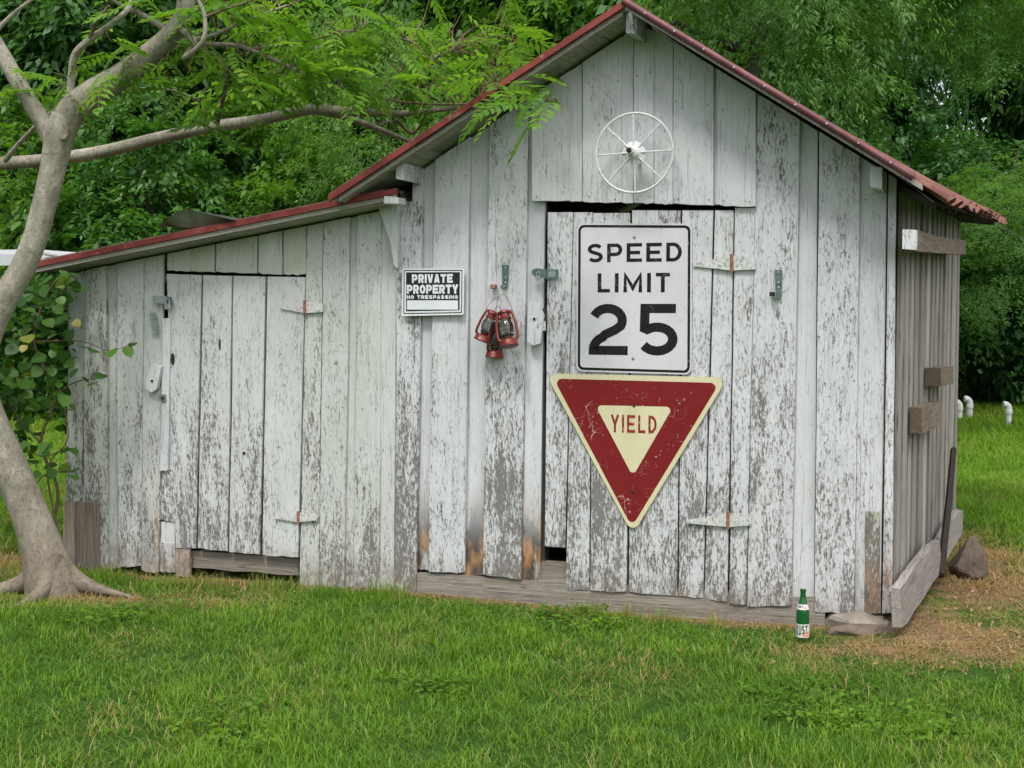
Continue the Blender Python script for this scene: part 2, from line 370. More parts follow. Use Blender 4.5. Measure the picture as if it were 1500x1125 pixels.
# ------------------------------------------------------------------ ground
def m_ground():
    n = NT('lawn_soil'); g, p, oi = coords(n)
    f = n.noise(g, 6, 6, .7); b = n.noise(g, .9, 4, .6); th = n.noise(g, 60, 4, .7)
    at_ = n.n('Attribute', attribute_type='GEOMETRY', attribute_name='bare').outputs['Fac']
    gr = n.mix(n.ramp(th, .3, .7), (.020, .050, .008), (.06, .13, .02))
    so = n.mix(n.ramp(f, .3, .7), (.11, .068, .038), (.27, .185, .105)); so = n.mix(n.ramp(th, .5, .72, 0, .8), so, (.40, .29, .16))
    m = n.ramp(n.math('ADD', at_, n.math('MULTIPLY', n.math('SUBTRACT', f, .5), .8)), .30, .60)
    n.bsdf(n.mix(m, gr, so), .95, 0, n.bump(n.math('ADD', f, th), .9, .02), .1)
    return n.m
def wallprof(x, y):
    """signed distance in front of the front wall and outside the side wall"""
    dF = (x - FR.O[0]) * FR.n[0] + (y - FR.O[1]) * FR.n[1]; t = (x - FR.O[0]) * FR.a[0] + (y - FR.O[1]) * FR.a[1]
    dS = (x - SD.O[0]) * SD.n[0] + (y - SD.O[1]) * SD.n[1]; s = (x - SD.O[0]) * SD.a[0] + (y - SD.O[1]) * SD.a[1]
    return dF, t, dS, s
def pnoise(x, y, s, seed=0):
    r = np.random.default_rng(seed); o = np.zeros_like(x)
    for k in range(7):
        a = r.uniform(0, 6.28); fq = s * r.uniform(.6, 2.0); ph = r.uniform(0, 6.28)
        o = o + np.sin((x * math.cos(a) + y * math.sin(a)) * fq + ph + 1.3 * np.sin(x * fq * .5 + y * fq * .37 + ph))
    return o / 7 * 1.4
def dryness(x, y):
    dF, t, dS, s = wallprof(x, y)
    n1 = pnoise(x, y, 3.2, 1); n2 = pnoise(x, y, 9, 2)
    near = np.clip(1 - (dF - .02) / (.44 + .16 * n1), 0, 1) * (dF > -.2)
    d = near * np.where(t < -2.2, .72, np.where(t < -1.3, .36, np.where(t < .15, .72, .78)))
    # the worn strip by the right corner, widening toward the camera's right
    cx = (x - 2.15); cy = (y - 5.85)
    blob = np.exp(-((cx / 1.0) ** 2 + (cy / .42) ** 2) * .9) * 1.15
    blob2 = np.exp(-(((x - 2.75) / .75) ** 2 + ((y - 7.6) / 1.7) ** 2) * .8) * 1.05
    blob3 = np.exp(-(((x - 1.5) / .50) ** 2 + ((y - 5.9) / .16) ** 2)) * .9
    blob4 = np.exp(-(((x + 2.1) / .9) ** 2 + ((y - 6.85) / .30) ** 2)) * .85
    blob5 = np.exp(-(((x + 3.0) / .6) ** 2 + ((y - 7.9) / .9) ** 2)) * .75
    far = .22 + .20 * pnoise(x, y, 2.6, 5)
    b6 = np.exp(-(((x - .75) / 1.0) ** 2 + ((y - 4.25) / .18) ** 2)) * .38
    d = np.maximum.reduce([d, blob, blob2, blob3, blob4, blob5, b6, np.clip(far, 0, .40)]) + .13 * n2 * (d + .3)
    d = d * (1 + .38 * pnoise(x, y, 6.5, 44))
    return np.clip(d, 0, 1)
def barefn(x, y):
    dF, t, dS, s = wallprof(x, y)
    b = np.exp(-(((x - 2.05) / .22) ** 2 + ((y - 6.35) / .50) ** 2)) * 1.0
    b = np.maximum(b, np.exp(-(((dS - .30) / .22) ** 2 + ((s - 1.6) / 1.3) ** 2)) * .85)
    b = np.maximum(b, np.clip(1 - np.abs(dF) / .10, 0, 1) * .8)
    b = np.maximum(b, ((dF < 0) & (dS < 0) & (t > -3.6) & (s < 4.2)) * 1.0)
    b = np.maximum(b, dryness(x, y) * .55)
    return np.clip(b, 0, 1)
xs = np.concatenate([np.linspace(-140, -12, 14), np.linspace(-11, 11, 140), np.linspace(12, 140, 14)])
ys = np.concatenate([np.linspace(-40, 1, 8), np.linspace(1.5, 14, 110), np.linspace(14.5, 34, 40), np.linspace(36, 220, 20)])
X, Y = np.meshgrid(xs, ys); Z = gz(X, Y); nx, ny = len(xs), len(ys)
idx = np.arange(nx * ny).reshape(ny, nx)
Fq = np.stack([idx[:-1, :-1], idx[:-1, 1:], idx[1:, 1:], idx[1:, :-1]], -1).reshape(-1, 4)
gnd = mesh_np('ground', np.stack([X, Y, Z], -1).reshape(-1, 3), Fq, m_ground(), smooth=True, attrs={'bare': barefn(X, Y).ravel()})
tag(gnd, 'lawn ground with worn brown earth around the shed', kind='structure')

# ------------------------------------------------------------------ the shed
sh_loc = FR.W(-.2, 0, -.6)
shed = empty('shed', sh_loc, 0, label='weathered white board shed with lean-to, red trimmed gable roof and two plank doors', cat='shed')
SL = np.array(sh_loc)
def board(pl, pts, off, th, name='board', parent=shed, mat=None, peel=.5, algae=0., rust=0., seg=5, rag=.004, wav=.002, seed=None, origin=None):
    """pts: tl, tr, br, bl as (t, z) on the wall plane; off = how far the face stands proud; wavy sides, ragged foot"""
    r = random.Random(hash((round(pts[0][0], 3), round(pts[0][1], 3), seed or 0)) & 0xffff)
    tl, tr, br, bl = [np.array(p, float) for p in pts]
    lp = lambda a, b, k: a + (b - a) * k
    out = []
    nb = 5
    for i in range(nb + 1):                      # foot, left to right
        k = i / nb; q = lp(bl, br, k); q = q + np.array([0, r.uniform(-1, 1) * rag * (1 if 0 < i < nb else .5) - (rag * 1.4 if i in (0, nb) and r.random() < .4 else 0) * -1]); out.append(q)
    for i in range(1, seg):
        k = i / seg; q = lp(br, tr, k) + np.array([r.uniform(-1, 1) * wav, 0]); out.append(q)
    out.append(tr); out.append(tl)
    for i in range(1, seg):
        k = i / seg; q = lp(tl, bl, k) + np.array([r.uniform(-1, 1) * wav, 0]); out.append(q)
    n = len(out); cen = sum(out) / n; bv = .0022
    fr = []
    for q in out:
        d = np.array([-np.sign(q[0] - cen[0]) * bv, -np.sign(q[1] - cen[1]) * bv * .6]); fr.append(q + d)
    warp = lambda q: .0025 * math.sin(q[1] * 2.1 + r0) + .0015 * math.sin(q[1] * 5.3 + r0 * 2)
    r0 = r.uniform(0, 6)
    V = [pl.W(q[0], q[1], off + warp(q)) for q in fr] + [pl.W(q[0], q[1], off - bv + warp(q)) for q in out] + [pl.W(q[0], q[1], off - th) for q in out]
    Fs = [tuple(range(n))]
    for i in range(n):
        j = (i + 1) % n
        Fs.append((i, n + i, n + j, j)); Fs.append((n + i, 2 * n + i, 2 * n + j, n + j))
    Fs.append(tuple(range(2 * n, 3 * n))[::-1])
    org = SL if origin is None else origin
    me = bpy.data.meshes.new(name); me.from_pydata([tuple(map(float, p - org)) for p in V], [], Fs); me.materials.append(mat or M['paint'])
    o = bpy.data.objects.new(name, me); C.objects.link(o); o.parent = parent
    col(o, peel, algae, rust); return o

# roof lines on the front wall plane, in (t, z)
aL, lL = FR.tz(917, 45), FR.tz(619, 239); mL = (aL[1] - lL[1]) / (aL[0] - lL[0])
aR, rR = FR.tz(952.7, 40), FR.tz(1300, 252); mR = (aR[1] - rR[1]) / (aR[0] - rR[0])
tA = ((aR[1] - mR * aR[0]) - (aL[1] - mL * aL[0])) / (mL - mR); zA = aL[1] + mL * (tA - aL[0])
def zroof(t): return (-.024 if t < tA - .05 else 0) + zA + (mL if t < tA else mR) * (t - tA)
q1, q2 = FR.tz(105, 397), FR.tz(553, 307); mN = (q2[1] - q1[1]) / (q2[0] - q1[0])
def zlean(t): return q1[1] + mN * (t - q1[0])
def pboard(utl, utr, ubl, ubr, vt, vb, off=0, th=.02, roof=None, **k):
    """board from its left/right edges in the photograph (top and foot); vt, vb: value or (left, right)"""
    vt = vt if hasattr(vt, '__len__') else (vt, vt); vb = vb if hasattr(vb, '__len__') else (vb, vb)
    tl, tr = FR.tz(utl, vt[0], off), FR.tz(utr, vt[1], off); bl, br = FR.tz(ubl, vb[0], off), FR.tz(ubr, vb[1], off)
    if roof:
        z = lambda t: roof(t) - .006
        tl = (tl[0], z(tl[0])); tr = (tr[0], z(tr[0]))
    if roof is zlean: tl = (tl[0], tl[1] - .007); tr = (tr[0], tr[1] - .007)
    return board(FR, [tl, tr, br, bl], off, th, **k)

# main wall, left of the door: wide boards stand proud, narrow ones lie between and behind
main_rows = [
    (582, 619, 577, 609, 295, (872, 878), .018, .022, dict(peel=.85, wav=.003)),
    (617, 638, 611, 629, 250, (834, 836), -.010, .02, dict(peel=.02, rust=1.)),
    (637, 688.5, 627, 680, 240, (837, 840), .018, .02, dict(peel=.50)),
    (687, 718, 677, 709, 200, (842, 843), -.010, .02, dict(peel=.20, rust=1.)),
    (717, 774, 707, 763, 190, (843, 849), .018, .02, dict(peel=.72)),
    (772, 801, 761, 791, 160, (850, 852), -.006, .03, dict(peel=.12, rust=1.)),
]
for r_ in main_rows:
    k = dict(r_[8]); corner = r_[0] == 582
    pboard(r_[0], r_[1], r_[2], r_[3], r_[4], r_[5], r_[6], r_[7], roof=None if corner else zroof, **k)
pboard(604, 619, 604, 619, 250, 300, .010, .02, roof=zroof, peel=.3)
# right of the door
for r_ in [
    (1076.5, 1107, 1068, 1093.5, 304, (884, 886), .012, .02, dict(peel=.72), 0),
    (1108.5, 1171.5, 1094.5, 1159.5, 200, (888, 889), .018, .02, dict(peel=.66), 1),
    (1171, 1198, 1158.5, 1193, 200, (890, 893), -.008, .02, dict(peel=.02), 1),
    (1199.6, 1260, 1193.4, 1251, 220, (897, 899), .018, .02, dict(peel=.62), 1),
    (1260, 1299.5, 1251.5, 1290, 230, (898, 900), -.006, .02, dict(peel=.35, rust=.3), 1),
    (1301.6, 1313.5, 1292, 1306, 256, (898, 897), .010, .024, dict(peel=.55, rust=.3), 1)]:
    pboard(*r_[:4], r_[4], r_[5], r_[6], r_[7], roof=zroof if r_[9] else None, **r_[8])
# bare yellowed patch of the corner foot
pboard(1268, 1289, 1266, 1288.5, 749, 898, .004, .006, peel=1.0, algae=.9, rust=.5, rag=.01)
# gable panel above the door, standing proud of the wall
for (a, b, o_, pe) in [(778.5, 834, .036, .35), (834.5, 853, .028, .10), (853.5, 911, .036, .45), (911, 927.5, .029, .10), (928, 957.5, .036, .35),
                       (958, 985.5, .033, .35), (986, 1045, .037, .38), (1050, 1107, .036, .30)]:
    vb = 293.5 + (a - 778) * .0275, 293.5 + (b - 778) * .0275
    pboard(a, b, a, b, 150, vb, o_, .02, roof=zroof, peel=pe, wav=.0012)
pboard(1044, 1052, 1044, 1052, 150, (300, 300), .012, .015, roof=zroof, peel=.2)
# lean-to wall
q = zlean
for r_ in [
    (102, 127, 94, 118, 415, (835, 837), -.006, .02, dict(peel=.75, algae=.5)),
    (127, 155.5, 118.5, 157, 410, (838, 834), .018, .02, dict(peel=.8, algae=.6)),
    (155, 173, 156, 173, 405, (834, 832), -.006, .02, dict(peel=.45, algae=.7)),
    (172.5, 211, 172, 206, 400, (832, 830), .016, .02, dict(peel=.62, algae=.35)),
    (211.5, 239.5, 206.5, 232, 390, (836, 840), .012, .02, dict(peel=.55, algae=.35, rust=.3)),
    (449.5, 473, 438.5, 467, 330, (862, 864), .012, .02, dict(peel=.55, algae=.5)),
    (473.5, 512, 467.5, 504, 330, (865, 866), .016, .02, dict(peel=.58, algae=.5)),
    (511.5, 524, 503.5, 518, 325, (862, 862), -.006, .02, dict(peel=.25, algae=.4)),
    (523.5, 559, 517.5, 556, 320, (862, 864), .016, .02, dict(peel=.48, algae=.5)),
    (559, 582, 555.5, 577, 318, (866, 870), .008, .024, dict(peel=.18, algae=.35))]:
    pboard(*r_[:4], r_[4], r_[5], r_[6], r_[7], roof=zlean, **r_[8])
# header boards over the lean-to door
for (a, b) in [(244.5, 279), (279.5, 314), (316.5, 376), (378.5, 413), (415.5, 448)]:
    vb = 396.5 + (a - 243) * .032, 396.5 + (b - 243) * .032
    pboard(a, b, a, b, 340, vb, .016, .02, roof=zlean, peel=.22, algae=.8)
pboard(238, 249, 234, 245, 466, 690, .030, .018, peel=.35)                         # batten beside the lean-to door
pboard(236, 257, 235, 256, 764, 797, .004, .02, peel=.05)                          # patch behind the broken corner
pboard(233, 257, 233, 256.5, 795, (838, 839), .008, .02, peel=.45, rust=.5)
pboard(257.5, 278, 257, 278, 798, (844, 846), .006, .02, peel=.5, rust=.5)
pboard(93, 111, 92, 111, (737, 735), (829, 832), .024, .02, mat=M['stub'], name='board', rag=.008)
pboard(111.5, 143, 111, 146, (734, 738), (832, 836), .030, .02, mat=M['stub'], name='board', rag=.010)
b_ = pboard(279, 438, 279, 438, (806, 817), (832, 843), -.030, .05, name='sill_board', mat=M['greyh'], rag=.006)
# triangular bracket board under the end of the lean-to roof
def poly_plate(pl, px, off, th, name, mat, parent, origin, back=None):
    pts = [pl.tz(u, v, off) for u, v in px]; n = len(pts)
    A = sum(pts[i][0] * pts[(i + 1) % n][1] - pts[(i + 1) % n][0] * pts[i][1] for i in range(n))
    if A < 0: pts = pts[::-1]
    V = [pl.W(t, z, off) - origin for t, z in pts] + [pl.W(t, z, off - th) - origin for t, z in pts]
    Fs = [tuple(range(n)), tuple(range(n, 2 * n))[::-1]] + [(i, n + i, n + (i + 1) % n, (i + 1) % n) for i in range(n)]
    return MB().add(V, Fs).build(name, mat, parent)
o = poly_plate(FR, [(553, 299), (582, 299), (582, 393), (577, 388), (571, 352), (559, 318)], .055, .032, 'bracket', M['paint'], shed, SL); col(o, .1, .1, 0)
o = poly_plate(FR, [(563, 287), (583, 289), (583, 298), (562, 298)], .22, .10, 'beam_end', M['paint'], shed, SL); col(o, .1)

# dark framing behind the boards and the other three walls
def wbox(pl, t0, t1, z0, z1, off, th, name, mat, parent=shed, c=None):
    V = [pl.W(t, z, o_) - SL for o_ in (off, off - th) for (t, z) in ((t0, z0), (t1, z0), (t1, z1), (t0, z1))]
    ob = MB().add(V, [(0, 1, 2, 3), (7, 6, 5, 4), (0, 4, 5, 1), (1, 5, 6, 2), (2, 6, 7, 3), (3, 7, 4, 0)]).build(name, mat, parent)
    if c: col(ob, *c)
    return ob
tLm = FR.tz(590, 500)[0]; tLl = FR.tz(97, 600)[0]; tR = FR.tz(1309, 600)[0]
DEP = 3.42
for (t0, z1) in ((tLl, 1.5), (tLm, 2.1), (FR.tz(796, 500)[0] - .09, 2.2), (FR.tz(1074, 500)[0], 2.2), (tR - .1, 2.0)):
    wbox(FR, t0 + .01, t0 + .09, .02, z1, -.03, .08, 'post', M['dark'])
sideV = SD.a
def tri_wall(t0, t1, ztop, off, name):
    ts = np.linspace(t0, t1, 9); V = []
    for t in ts:
        for z in (.02, ztop(t) - .02):
            p = FR.W(t, z, 0) + sideV * off - SL; V.append(p)
    Fs = [(2 * i, 2 * i + 2, 2 * i + 3, 2 * i + 1) for i in range(8)]
    V2 = [p + sideV * .02 for p in V]; n = len(V)
    Fs2 = [tuple(n + k for k in f[::-1]) for f in Fs]
    rim = [(0, 1, n + 1, n), (n - 2, 2 * n - 2, 2 * n - 1, n - 1)]
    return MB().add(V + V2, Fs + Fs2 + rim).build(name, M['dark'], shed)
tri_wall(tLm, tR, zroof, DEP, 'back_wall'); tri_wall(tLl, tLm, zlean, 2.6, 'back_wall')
def side_wall(t, z1, dep, name):
    V = []
    for dt in (0, .02):
        for s_, z in ((.02, .02), (dep, .02), (dep, z1), (.02, z1)): V.append(FR.W(t + dt, z) + sideV * s_ - SL)
    return MB().add(V, [(0, 1, 2, 3), (7, 6, 5, 4), (0, 4, 5, 1), (1, 5, 6, 2), (2, 6, 7, 3), (3, 7, 4, 0)]).build(name, M['grey'], shed)
side_wall(tLl + .005, zlean(tLl) - .03, 2.6, 'left_wall'); side_wall(tLm - .03, 2.2, DEP, 'left_wall')
wbox(SD, .02, 3.4, .05, .16, -.04, .08, 'sill_beam', M['dark'])

# side wall: thin upright boards with gaps, unpainted
def zs(s): return 2.15 + .022 * s
edges = [(1314.5, 1320), (1320.8, 1327), (1330, 1334.5), (1336, 1342.5), (1344.6, 1350), (1352, 1357.5), (1359, 1363.5), (1366, 1370.5), (1371.6, 1376), (1378, 1382), (1383.2, 1387), (1388.2, 1391.6), (1392.6, 1396), (1397, 1400.5)]
for i, (a, b) in enumerate(edges):
    s0, s1 = SD.tz(a, 600)[0], SD.tz(b, 600)[0]; s1 -= (s1 - s0) * .20; s0 += .004
    board(SD, [(s0, zs(s0)), (s1, zs(s1)), (s1 + rnd.uniform(-.01, .01), .08 + rnd.uniform(0, .03)), (s0 + rnd.uniform(-.01, .01), .08)], .012 + rnd.uniform(-.005, .006), .02, mat=M['grey'], wav=.005, seed=i)
SEND = SD.tz(1400.5, 600)[0]
# darker backing boards seen in the gaps of the side wall
for i in range(6):
    s0 = .03 + i * SEND / 6.02
    board(SD, [(s0, 2.14), (s0 + SEND / 6.1, 2.14), (s0 + SEND / 6.1, .1), (s0, .1)], -.040, .012, mat=M['brown'], seed=50 + i)

# ------------------------------------------------------------------ doors
def door_frame(px, name_off, label):
    """ledged back of the door; its boards and hinges hang on it"""
    (u0, v0), (u1, v1) = px; o = None
    for vv in (v0 + (v1 - v0) * .16, v0 + (v1 - v0) * .84):
        t0, z0 = FR.tz(u0 + 3, vv); t1, _ = FR.tz(u1 - 3, vv)
        V = [FR.W(t, z, o_) - SL for o_ in (-.008, -.034) for (t, z) in ((t0, z0 - .05), (t1, z0 - .05), (t1, z0 + .05), (t0, z0 + .05))]
        q_ = MB().add(V, [(0, 1, 2, 3), (7, 6, 5, 4), (0, 4, 5, 1), (1, 5, 6, 2), (2, 6, 7, 3), (3, 7, 4, 0)]).build('ledge' if o else 'door', M['dark'], o or shed); o = o or q_
    o['label'] = label; return o
door1 = door_frame(((800, 312), (1074, 868)), 0, 'tall main plank door under the road signs')
for r_ in [((802.5, 839.5, 797.5, 827.5), 311, (800, 803), .014, .78), ((840.4, 868, 828.4, 863), 311, (866, 864), .012, .66), ((868.7, 922.6, 864.6, 917.8), 312, (866, 868), .016, .74),
           ((925.8, 997.3, 920.8, 991.8), 308, (868, 873), .012, .70), ((999.3, 1044.6, 994, 1029.9), 308, (874, 878), .016, .72), ((1047.3, 1074.8, 1032, 1065.2), 308, (878, 882), .012, .76)]:
    pboard(*r_[0], r_[1], r_[2], r_[3], .02, parent=door1, peel=r_[4], wav=.0015)
door2 = door_frame(((243, 403), (447, 812)), 0, 'low plank door of the lean-to')
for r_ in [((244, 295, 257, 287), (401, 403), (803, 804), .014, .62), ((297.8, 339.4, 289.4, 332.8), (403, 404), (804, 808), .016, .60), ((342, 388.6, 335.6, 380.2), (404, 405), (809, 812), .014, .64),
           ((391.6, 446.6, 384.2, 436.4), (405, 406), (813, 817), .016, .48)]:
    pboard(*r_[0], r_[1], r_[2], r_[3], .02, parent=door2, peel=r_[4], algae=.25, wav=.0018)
pboard(236, 258, 232.5, 257, 688, (761, 765), .010, .018, parent=door2, peel=.85)
pboard(246, 256, 241, 257, 500, 692, .009, .018, parent=door2, peel=.6)

def strap_hinge(parent, u0, uc, u1, vl, vc, vr, hl, hc, hr, off):
    mb = MB()
    def slab(ua, ub, va, vb, ha, hb):
        pts = [(ua, va - ha / 2), (ub, vb - hb / 2), (ub, vb + hb / 2), (ua, va + ha / 2)]
        tz = [FR.tz(u, v, off) for u, v in pts][::-1]
        V = [FR.W(t, z, off) - SL for t, z in tz] + [FR.W(t, z, off - .006) - SL for t, z in tz]
        mb.add(V, [(0, 1, 2, 3), (7, 6, 5, 4), (0, 4, 5, 1), (1, 5, 6, 2), (2, 6, 7, 3), (3, 7, 4, 0)])
    slab(u0, uc - 2, vl, vc, hl, hc); slab(uc + 2, u1, vc, vr, hc, hr)
    hg = mb.build('hinge', M['hinge'], parent)
    a, b = FR.P(uc, vc - hc / 2 - 2, off) - SL, FR.P(uc, vc + hc / 2 + 2, off) - SL
    MB().tube([a, b], .009, 8).build('hinge_pin', M['rust'], parent)
strap_hinge(door1, 1016, 1072, 1107, 388, 385, 386, 4, 22, 17, .028)
strap_hinge(door1, 1007, 1066.5, 1101, 764, 762, 761, 5, 20, 17, .030)
strap_hinge(door2, 411, 446.5, 473, 450, 450, 451, 4, 17, 12, .028)
strap_hinge(door2, 402, 437, 465, 758, 758, 757, 3, 14, 10, .030)

# rusty nail heads along the wide boards
nh = MB(); rn = random.Random(3)
for (u0, u1, vs_) in [(590, 612, (330, 600, 840)), (642, 684, (260, 560, 800)), (722, 768, (230, 560, 815)), (1116, 1165, (200, 560, 850)), (1205, 1255, (240, 560, 860)), (1265, 1293, (290, 560, 870)), (785, 828, (285,)), (860, 905, (120, 288)), (932, 953, (110, 290)),
                      (990, 1040, (150, 292)), (1056, 1100, (160, 294)), (178, 205, (430, 620, 800)), (478, 505, (370, 600, 830)), (529, 553, (360, 600, 830)), (320, 370, (365, 392)), (130, 152, (440, 620))]:
    for v in vs_:
        for u in (u0 + rn.uniform(0, 4), u1 - rn.uniform(0, 4)):
            p = FR.P(u, v + rn.uniform(-4, 4), .0385 if (v < 300 and 780 < u < 1105) else .0205) - SL; nh.tube([p, p + FR.n * .0015], .0042, 6)
nh.build('nail_heads', M['rust'], shed)['kind'] = 'stuff'
# wooden turn buttons
for (px, nm) in [([(775, 442), (790, 446), (797, 462), (791, 503), (781, 506), (772, 500), (773, 460)], 0), ([(223, 533), (236, 537), (229, 570), (222, 575), (213, 570), (215, 550)], 1)]:
    o = poly_plate(FR, px, .05, .028, 'turn_button', M['paint'], shed, SL); col(o, .42)
    p = FR.P(sum(a for a, b in px) / len(px), px[0][1] + 25, .05) - SL
    MB().tube([p, p + FR.n * .006], .007, 8).build('nail', M['darkmetal'], shed)
o = poly_plate(FR, [(790, 452), (800, 452), (800, 486), (792, 486)], .036, .02, 'keeper', M['darkmetal'], shed, SL)
o = poly_plate(FR, [(791, 472), (799, 470), (799, 484), (790, 486)], .042, .005, 'keeper', M['hinge'], shed, SL)
# knot holes, thin dark discs put in for the shade inside
for (u, v, ru, rv, off, dr) in [(253, 526, 3, 9, .0165, door2), (322, 505, 1.6, 9, .0185, door2), (357, 664, 2.3, 2.3, .0165, door2)]:
    c0 = FR.P(u, v, off) - SL; V = [c0 + FR.a * math.cos(a) * ru / 250 + np.array([0, 0, 1]) * math.sin(a) * rv / 250 for a in np.linspace(0, 2 * math.pi, 13)[:-1]]
    V2 = [p - FR.n * .02 for p in V]
    MB().add([p + FR.n * .0012 for p in V] + V2, [tuple(range(12))] + [(i, 12 + i, 12 + (i + 1) % 12, (i + 1) % 12) for i in range(12)]).build('knot_hole', M['darkmetal'], dr)

# ------------------------------------------------------------------ sill, footing stones
def hewn(P0, P1, h0, h1, dep, name, mat, parent, org, seed=1, nseg=14, outdir=None):
    """rough beam from P0 to P1 (lower front edge), height h0..h1, depth dep into outdir"""
    r = random.Random(seed); V = []; Fs = []; P0 = np.array(P0); P1 = np.array(P1); outdir = np.array(outdir)
    prof = [(0, 0), (-.01, .5), (.004, 1), (.5, 1.02), (1, 1), (1, 0)]
    n = len(prof)
    for i in range(nseg + 1):
        k = i / nseg; b = P0 + (P1 - P0) * k; h = h0 + (h1 - h0) * k; jz = r.uniform(-.006, .006); jy = r.uniform(-.006, .006)
        for (a, c) in prof:
            V.append(b + outdir * (a * dep + jy + r.uniform(-.003, .003)) + np.array([0, 0, c * h + (jz if c > .5 else r.uniform(-.01, .004))]) - org)
    for i in range(nseg):
        for k in range(n):
            a = i * n + k; b = i * n + (k + 1) % n; Fs.append((a, a + n, b + n, b))
    Fs.append(tuple(range(n))); Fs.append(tuple(range(nseg * n, nseg * n + n))[::-1])
    return MB().add(V, Fs).build(name, mat, parent)
into = -FR.n
hewn(FR.P(610, 880, .006), FR.P(1208, 925, .006), .155, .165, .16, 'sill_beam', M['greyh'], shed, SL, 3, 26, into)
hewn(FR.P(1205, 922, .004), FR.P(1287, 934, .004), .055, .055, .16, 'sill_beam', M['greyh'], shed, SL, 5, 8, into)
poly_plate(FR, [(790, 822), (832, 824), (832, 858), (788, 853)], -.02, .04, 'sill_board', M['greyh'], shed, SL)
def rock(name, loc, dims, mat, seed, parent=None, cuts=3, jit=.22, rz=0, org=None):
    bm = bmesh.new(); bmesh.ops.create_icosphere(bm, subdivisions=cuts, radius=.5)
    r = np.random.default_rng(seed); ks = r.normal(size=(7, 3)) * 2.2; ph = r.uniform(0, 6, 7)
    pl_ = r.normal(size=(6, 3)); pl_ /= np.linalg.norm(pl_, axis=1)[:, None]
    for q in bm.verts:
        c = np.array(q.co) ; d = 1 + jit * sum(math.sin(c @ ks[i] * 2 + ph[i]) for i in range(7)) / 4
        c = c * d
        for pn in pl_:
            e = c @ pn - .36
            if e > 0: c = c - pn * e * .85
        c = c + r.normal(size=3) * .006
        tp = 1 - .75 * max(0, c[2] + .1) if name == 'field_stone' else 1
        q.co = Vector((c[0] * dims[0] * tp + (.03 * c[2] if tp != 1 else 0), c[1] * dims[1] * tp, c[2] * dims[2]))
    me = bpy.data.meshes.new(name); bm.to_mesh(me); bm.free(); me.materials.append(mat)
    o = bpy.data.objects.new(name, me); C.objects.link(o); o.location = Vector(tuple(map(float, np.array(loc) - (org if org is not None else 0)))); o.rotation_euler = (0, 0, rz)
    if parent: o.parent = parent
    return o
p = FR.P(1260, 914, -.06); rock('footing_stone', p, (.34, .32, .20), M['found'], 4, shed, 3, .1, org=SL)
p = FR.P(1219, 914, -.05); rock('footing_stone', p, (.05, .1, .10), M['found'], 8, shed, 2, .1, org=SL)
p = FR.P(640, 878, -.04); rock('footing_stone', p, (.2, .2, .06), M['found'], 12, shed, 2, .1, org=SL)
p = FR.P(1255, 940, .10); st = rock('flat_stone', (p[0], p[1], .005), (.36, .16, .07), M['rock'], 9, None, 3)
tag(st, 'flat brown stone in the dirt below the right front corner of the shed', 'stone')

# beam ends that jut out from the gable
def beam_out(px, off0, off1, name, mat, c):
    pts = [FR.tz(u, v, off1) for u, v in px][::-1]
    V = [FR.W(t, z, off1) - SL for t, z in pts] + [FR.W(t, z, off0) - SL for t, z in pts]; n = len(pts)
    o = MB().add(V, [tuple(range(n)), tuple(range(n, 2 * n))[::-1]] + [(i, n + i, n + (i + 1) % n, (i + 1) % n) for i in range(n)]).build(name, mat, shed)
    col(o, *c); return o
beam_out([(917, 18), (932.5, 18), (932.5, 50), (917, 48)], -.1, .24, 'ridge_beam', M['paint'], (.85, 0, 0))
beam_out([(580, 237), (592.5, 239), (592.5, 264), (580, 262)], .0, .23, 'beam_end', M['paint'], (.75, 0, 0))
beam_out([(1274, 244), (1292, 245), (1292, 276), (1275, 274)], -.1, .20, 'beam_end', M['paint'], (.30, 0, 0))

# ------------------------------------------------------------------ roofs
OV = .30
def roof_strip(t0, t1, zf, o0, o1, lift0, lift1, name, mat, parent=shed, backdir=None, nt_=2):
    """slab that follows the roof line from t0 to t1; o0/o1: outward offsets (front) or sideV distances when negative"""
    V = []; ts = np.linspace(t0, t1, nt_)
    def P(t, o_, l):
        z = zf(t) + l
        return (FR.W(t, z, o_) if o_ >= 0 else FR.W(t, z, 0) + sideV * (-o_)) - SL
    for t in ts:
        V += [P(t, o0, lift0), P(t, o0, lift1), P(t, o1, lift1), P(t, o1, lift0)]
    Fs = []
    for i in range(nt_ - 1):
        for k in range(4):
            a = i * 4 + k; b = i * 4 + (k + 1) % 4; Fs.append((a, b, b + 4, a + 4))
    Fs += [(3, 2, 1, 0), tuple((nt_ - 1) * 4 + k for k in range(4))]
    return MB().add(V, Fs).build(name, mat, parent)
TL, TR = -1.56, 1.46
zl = lambda t: zA + mL * (t - tA); zr = lambda t: zA + mR * (t - tA)
# deck boards run parallel to the ridge: seen from below at the overhang
def deck(t0, t1, zf, n_, back):
    e = np.linspace(t0, t1, n_ + 1)
    for i in range(n_):
        o = roof_strip(e[i] + .002, e[i + 1] - .002, zf, OV - .02, -back, .0 + .002 * (i % 2), .020, 'deck_board', M['under'])
deck(TL, tA - .01, zl, 10, DEP + .3); deck(tA + .01, 1.215, zr, 9, DEP + .3)
# rake boards and red trim
roof_strip(TL + .03, tA - .02, zl, OV - .012, OV - .13, -.018, -.002, 'rake_board', M['under'])
roof_strip(TL - .02, tA, zl, OV + .012, OV - .015, .010, .043, 'rake_trim', M['red'])
roof_strip(tA, TR - .06, zr, OV + .010, OV - .015, -.006, .020, 'rake_board', M['grey'])
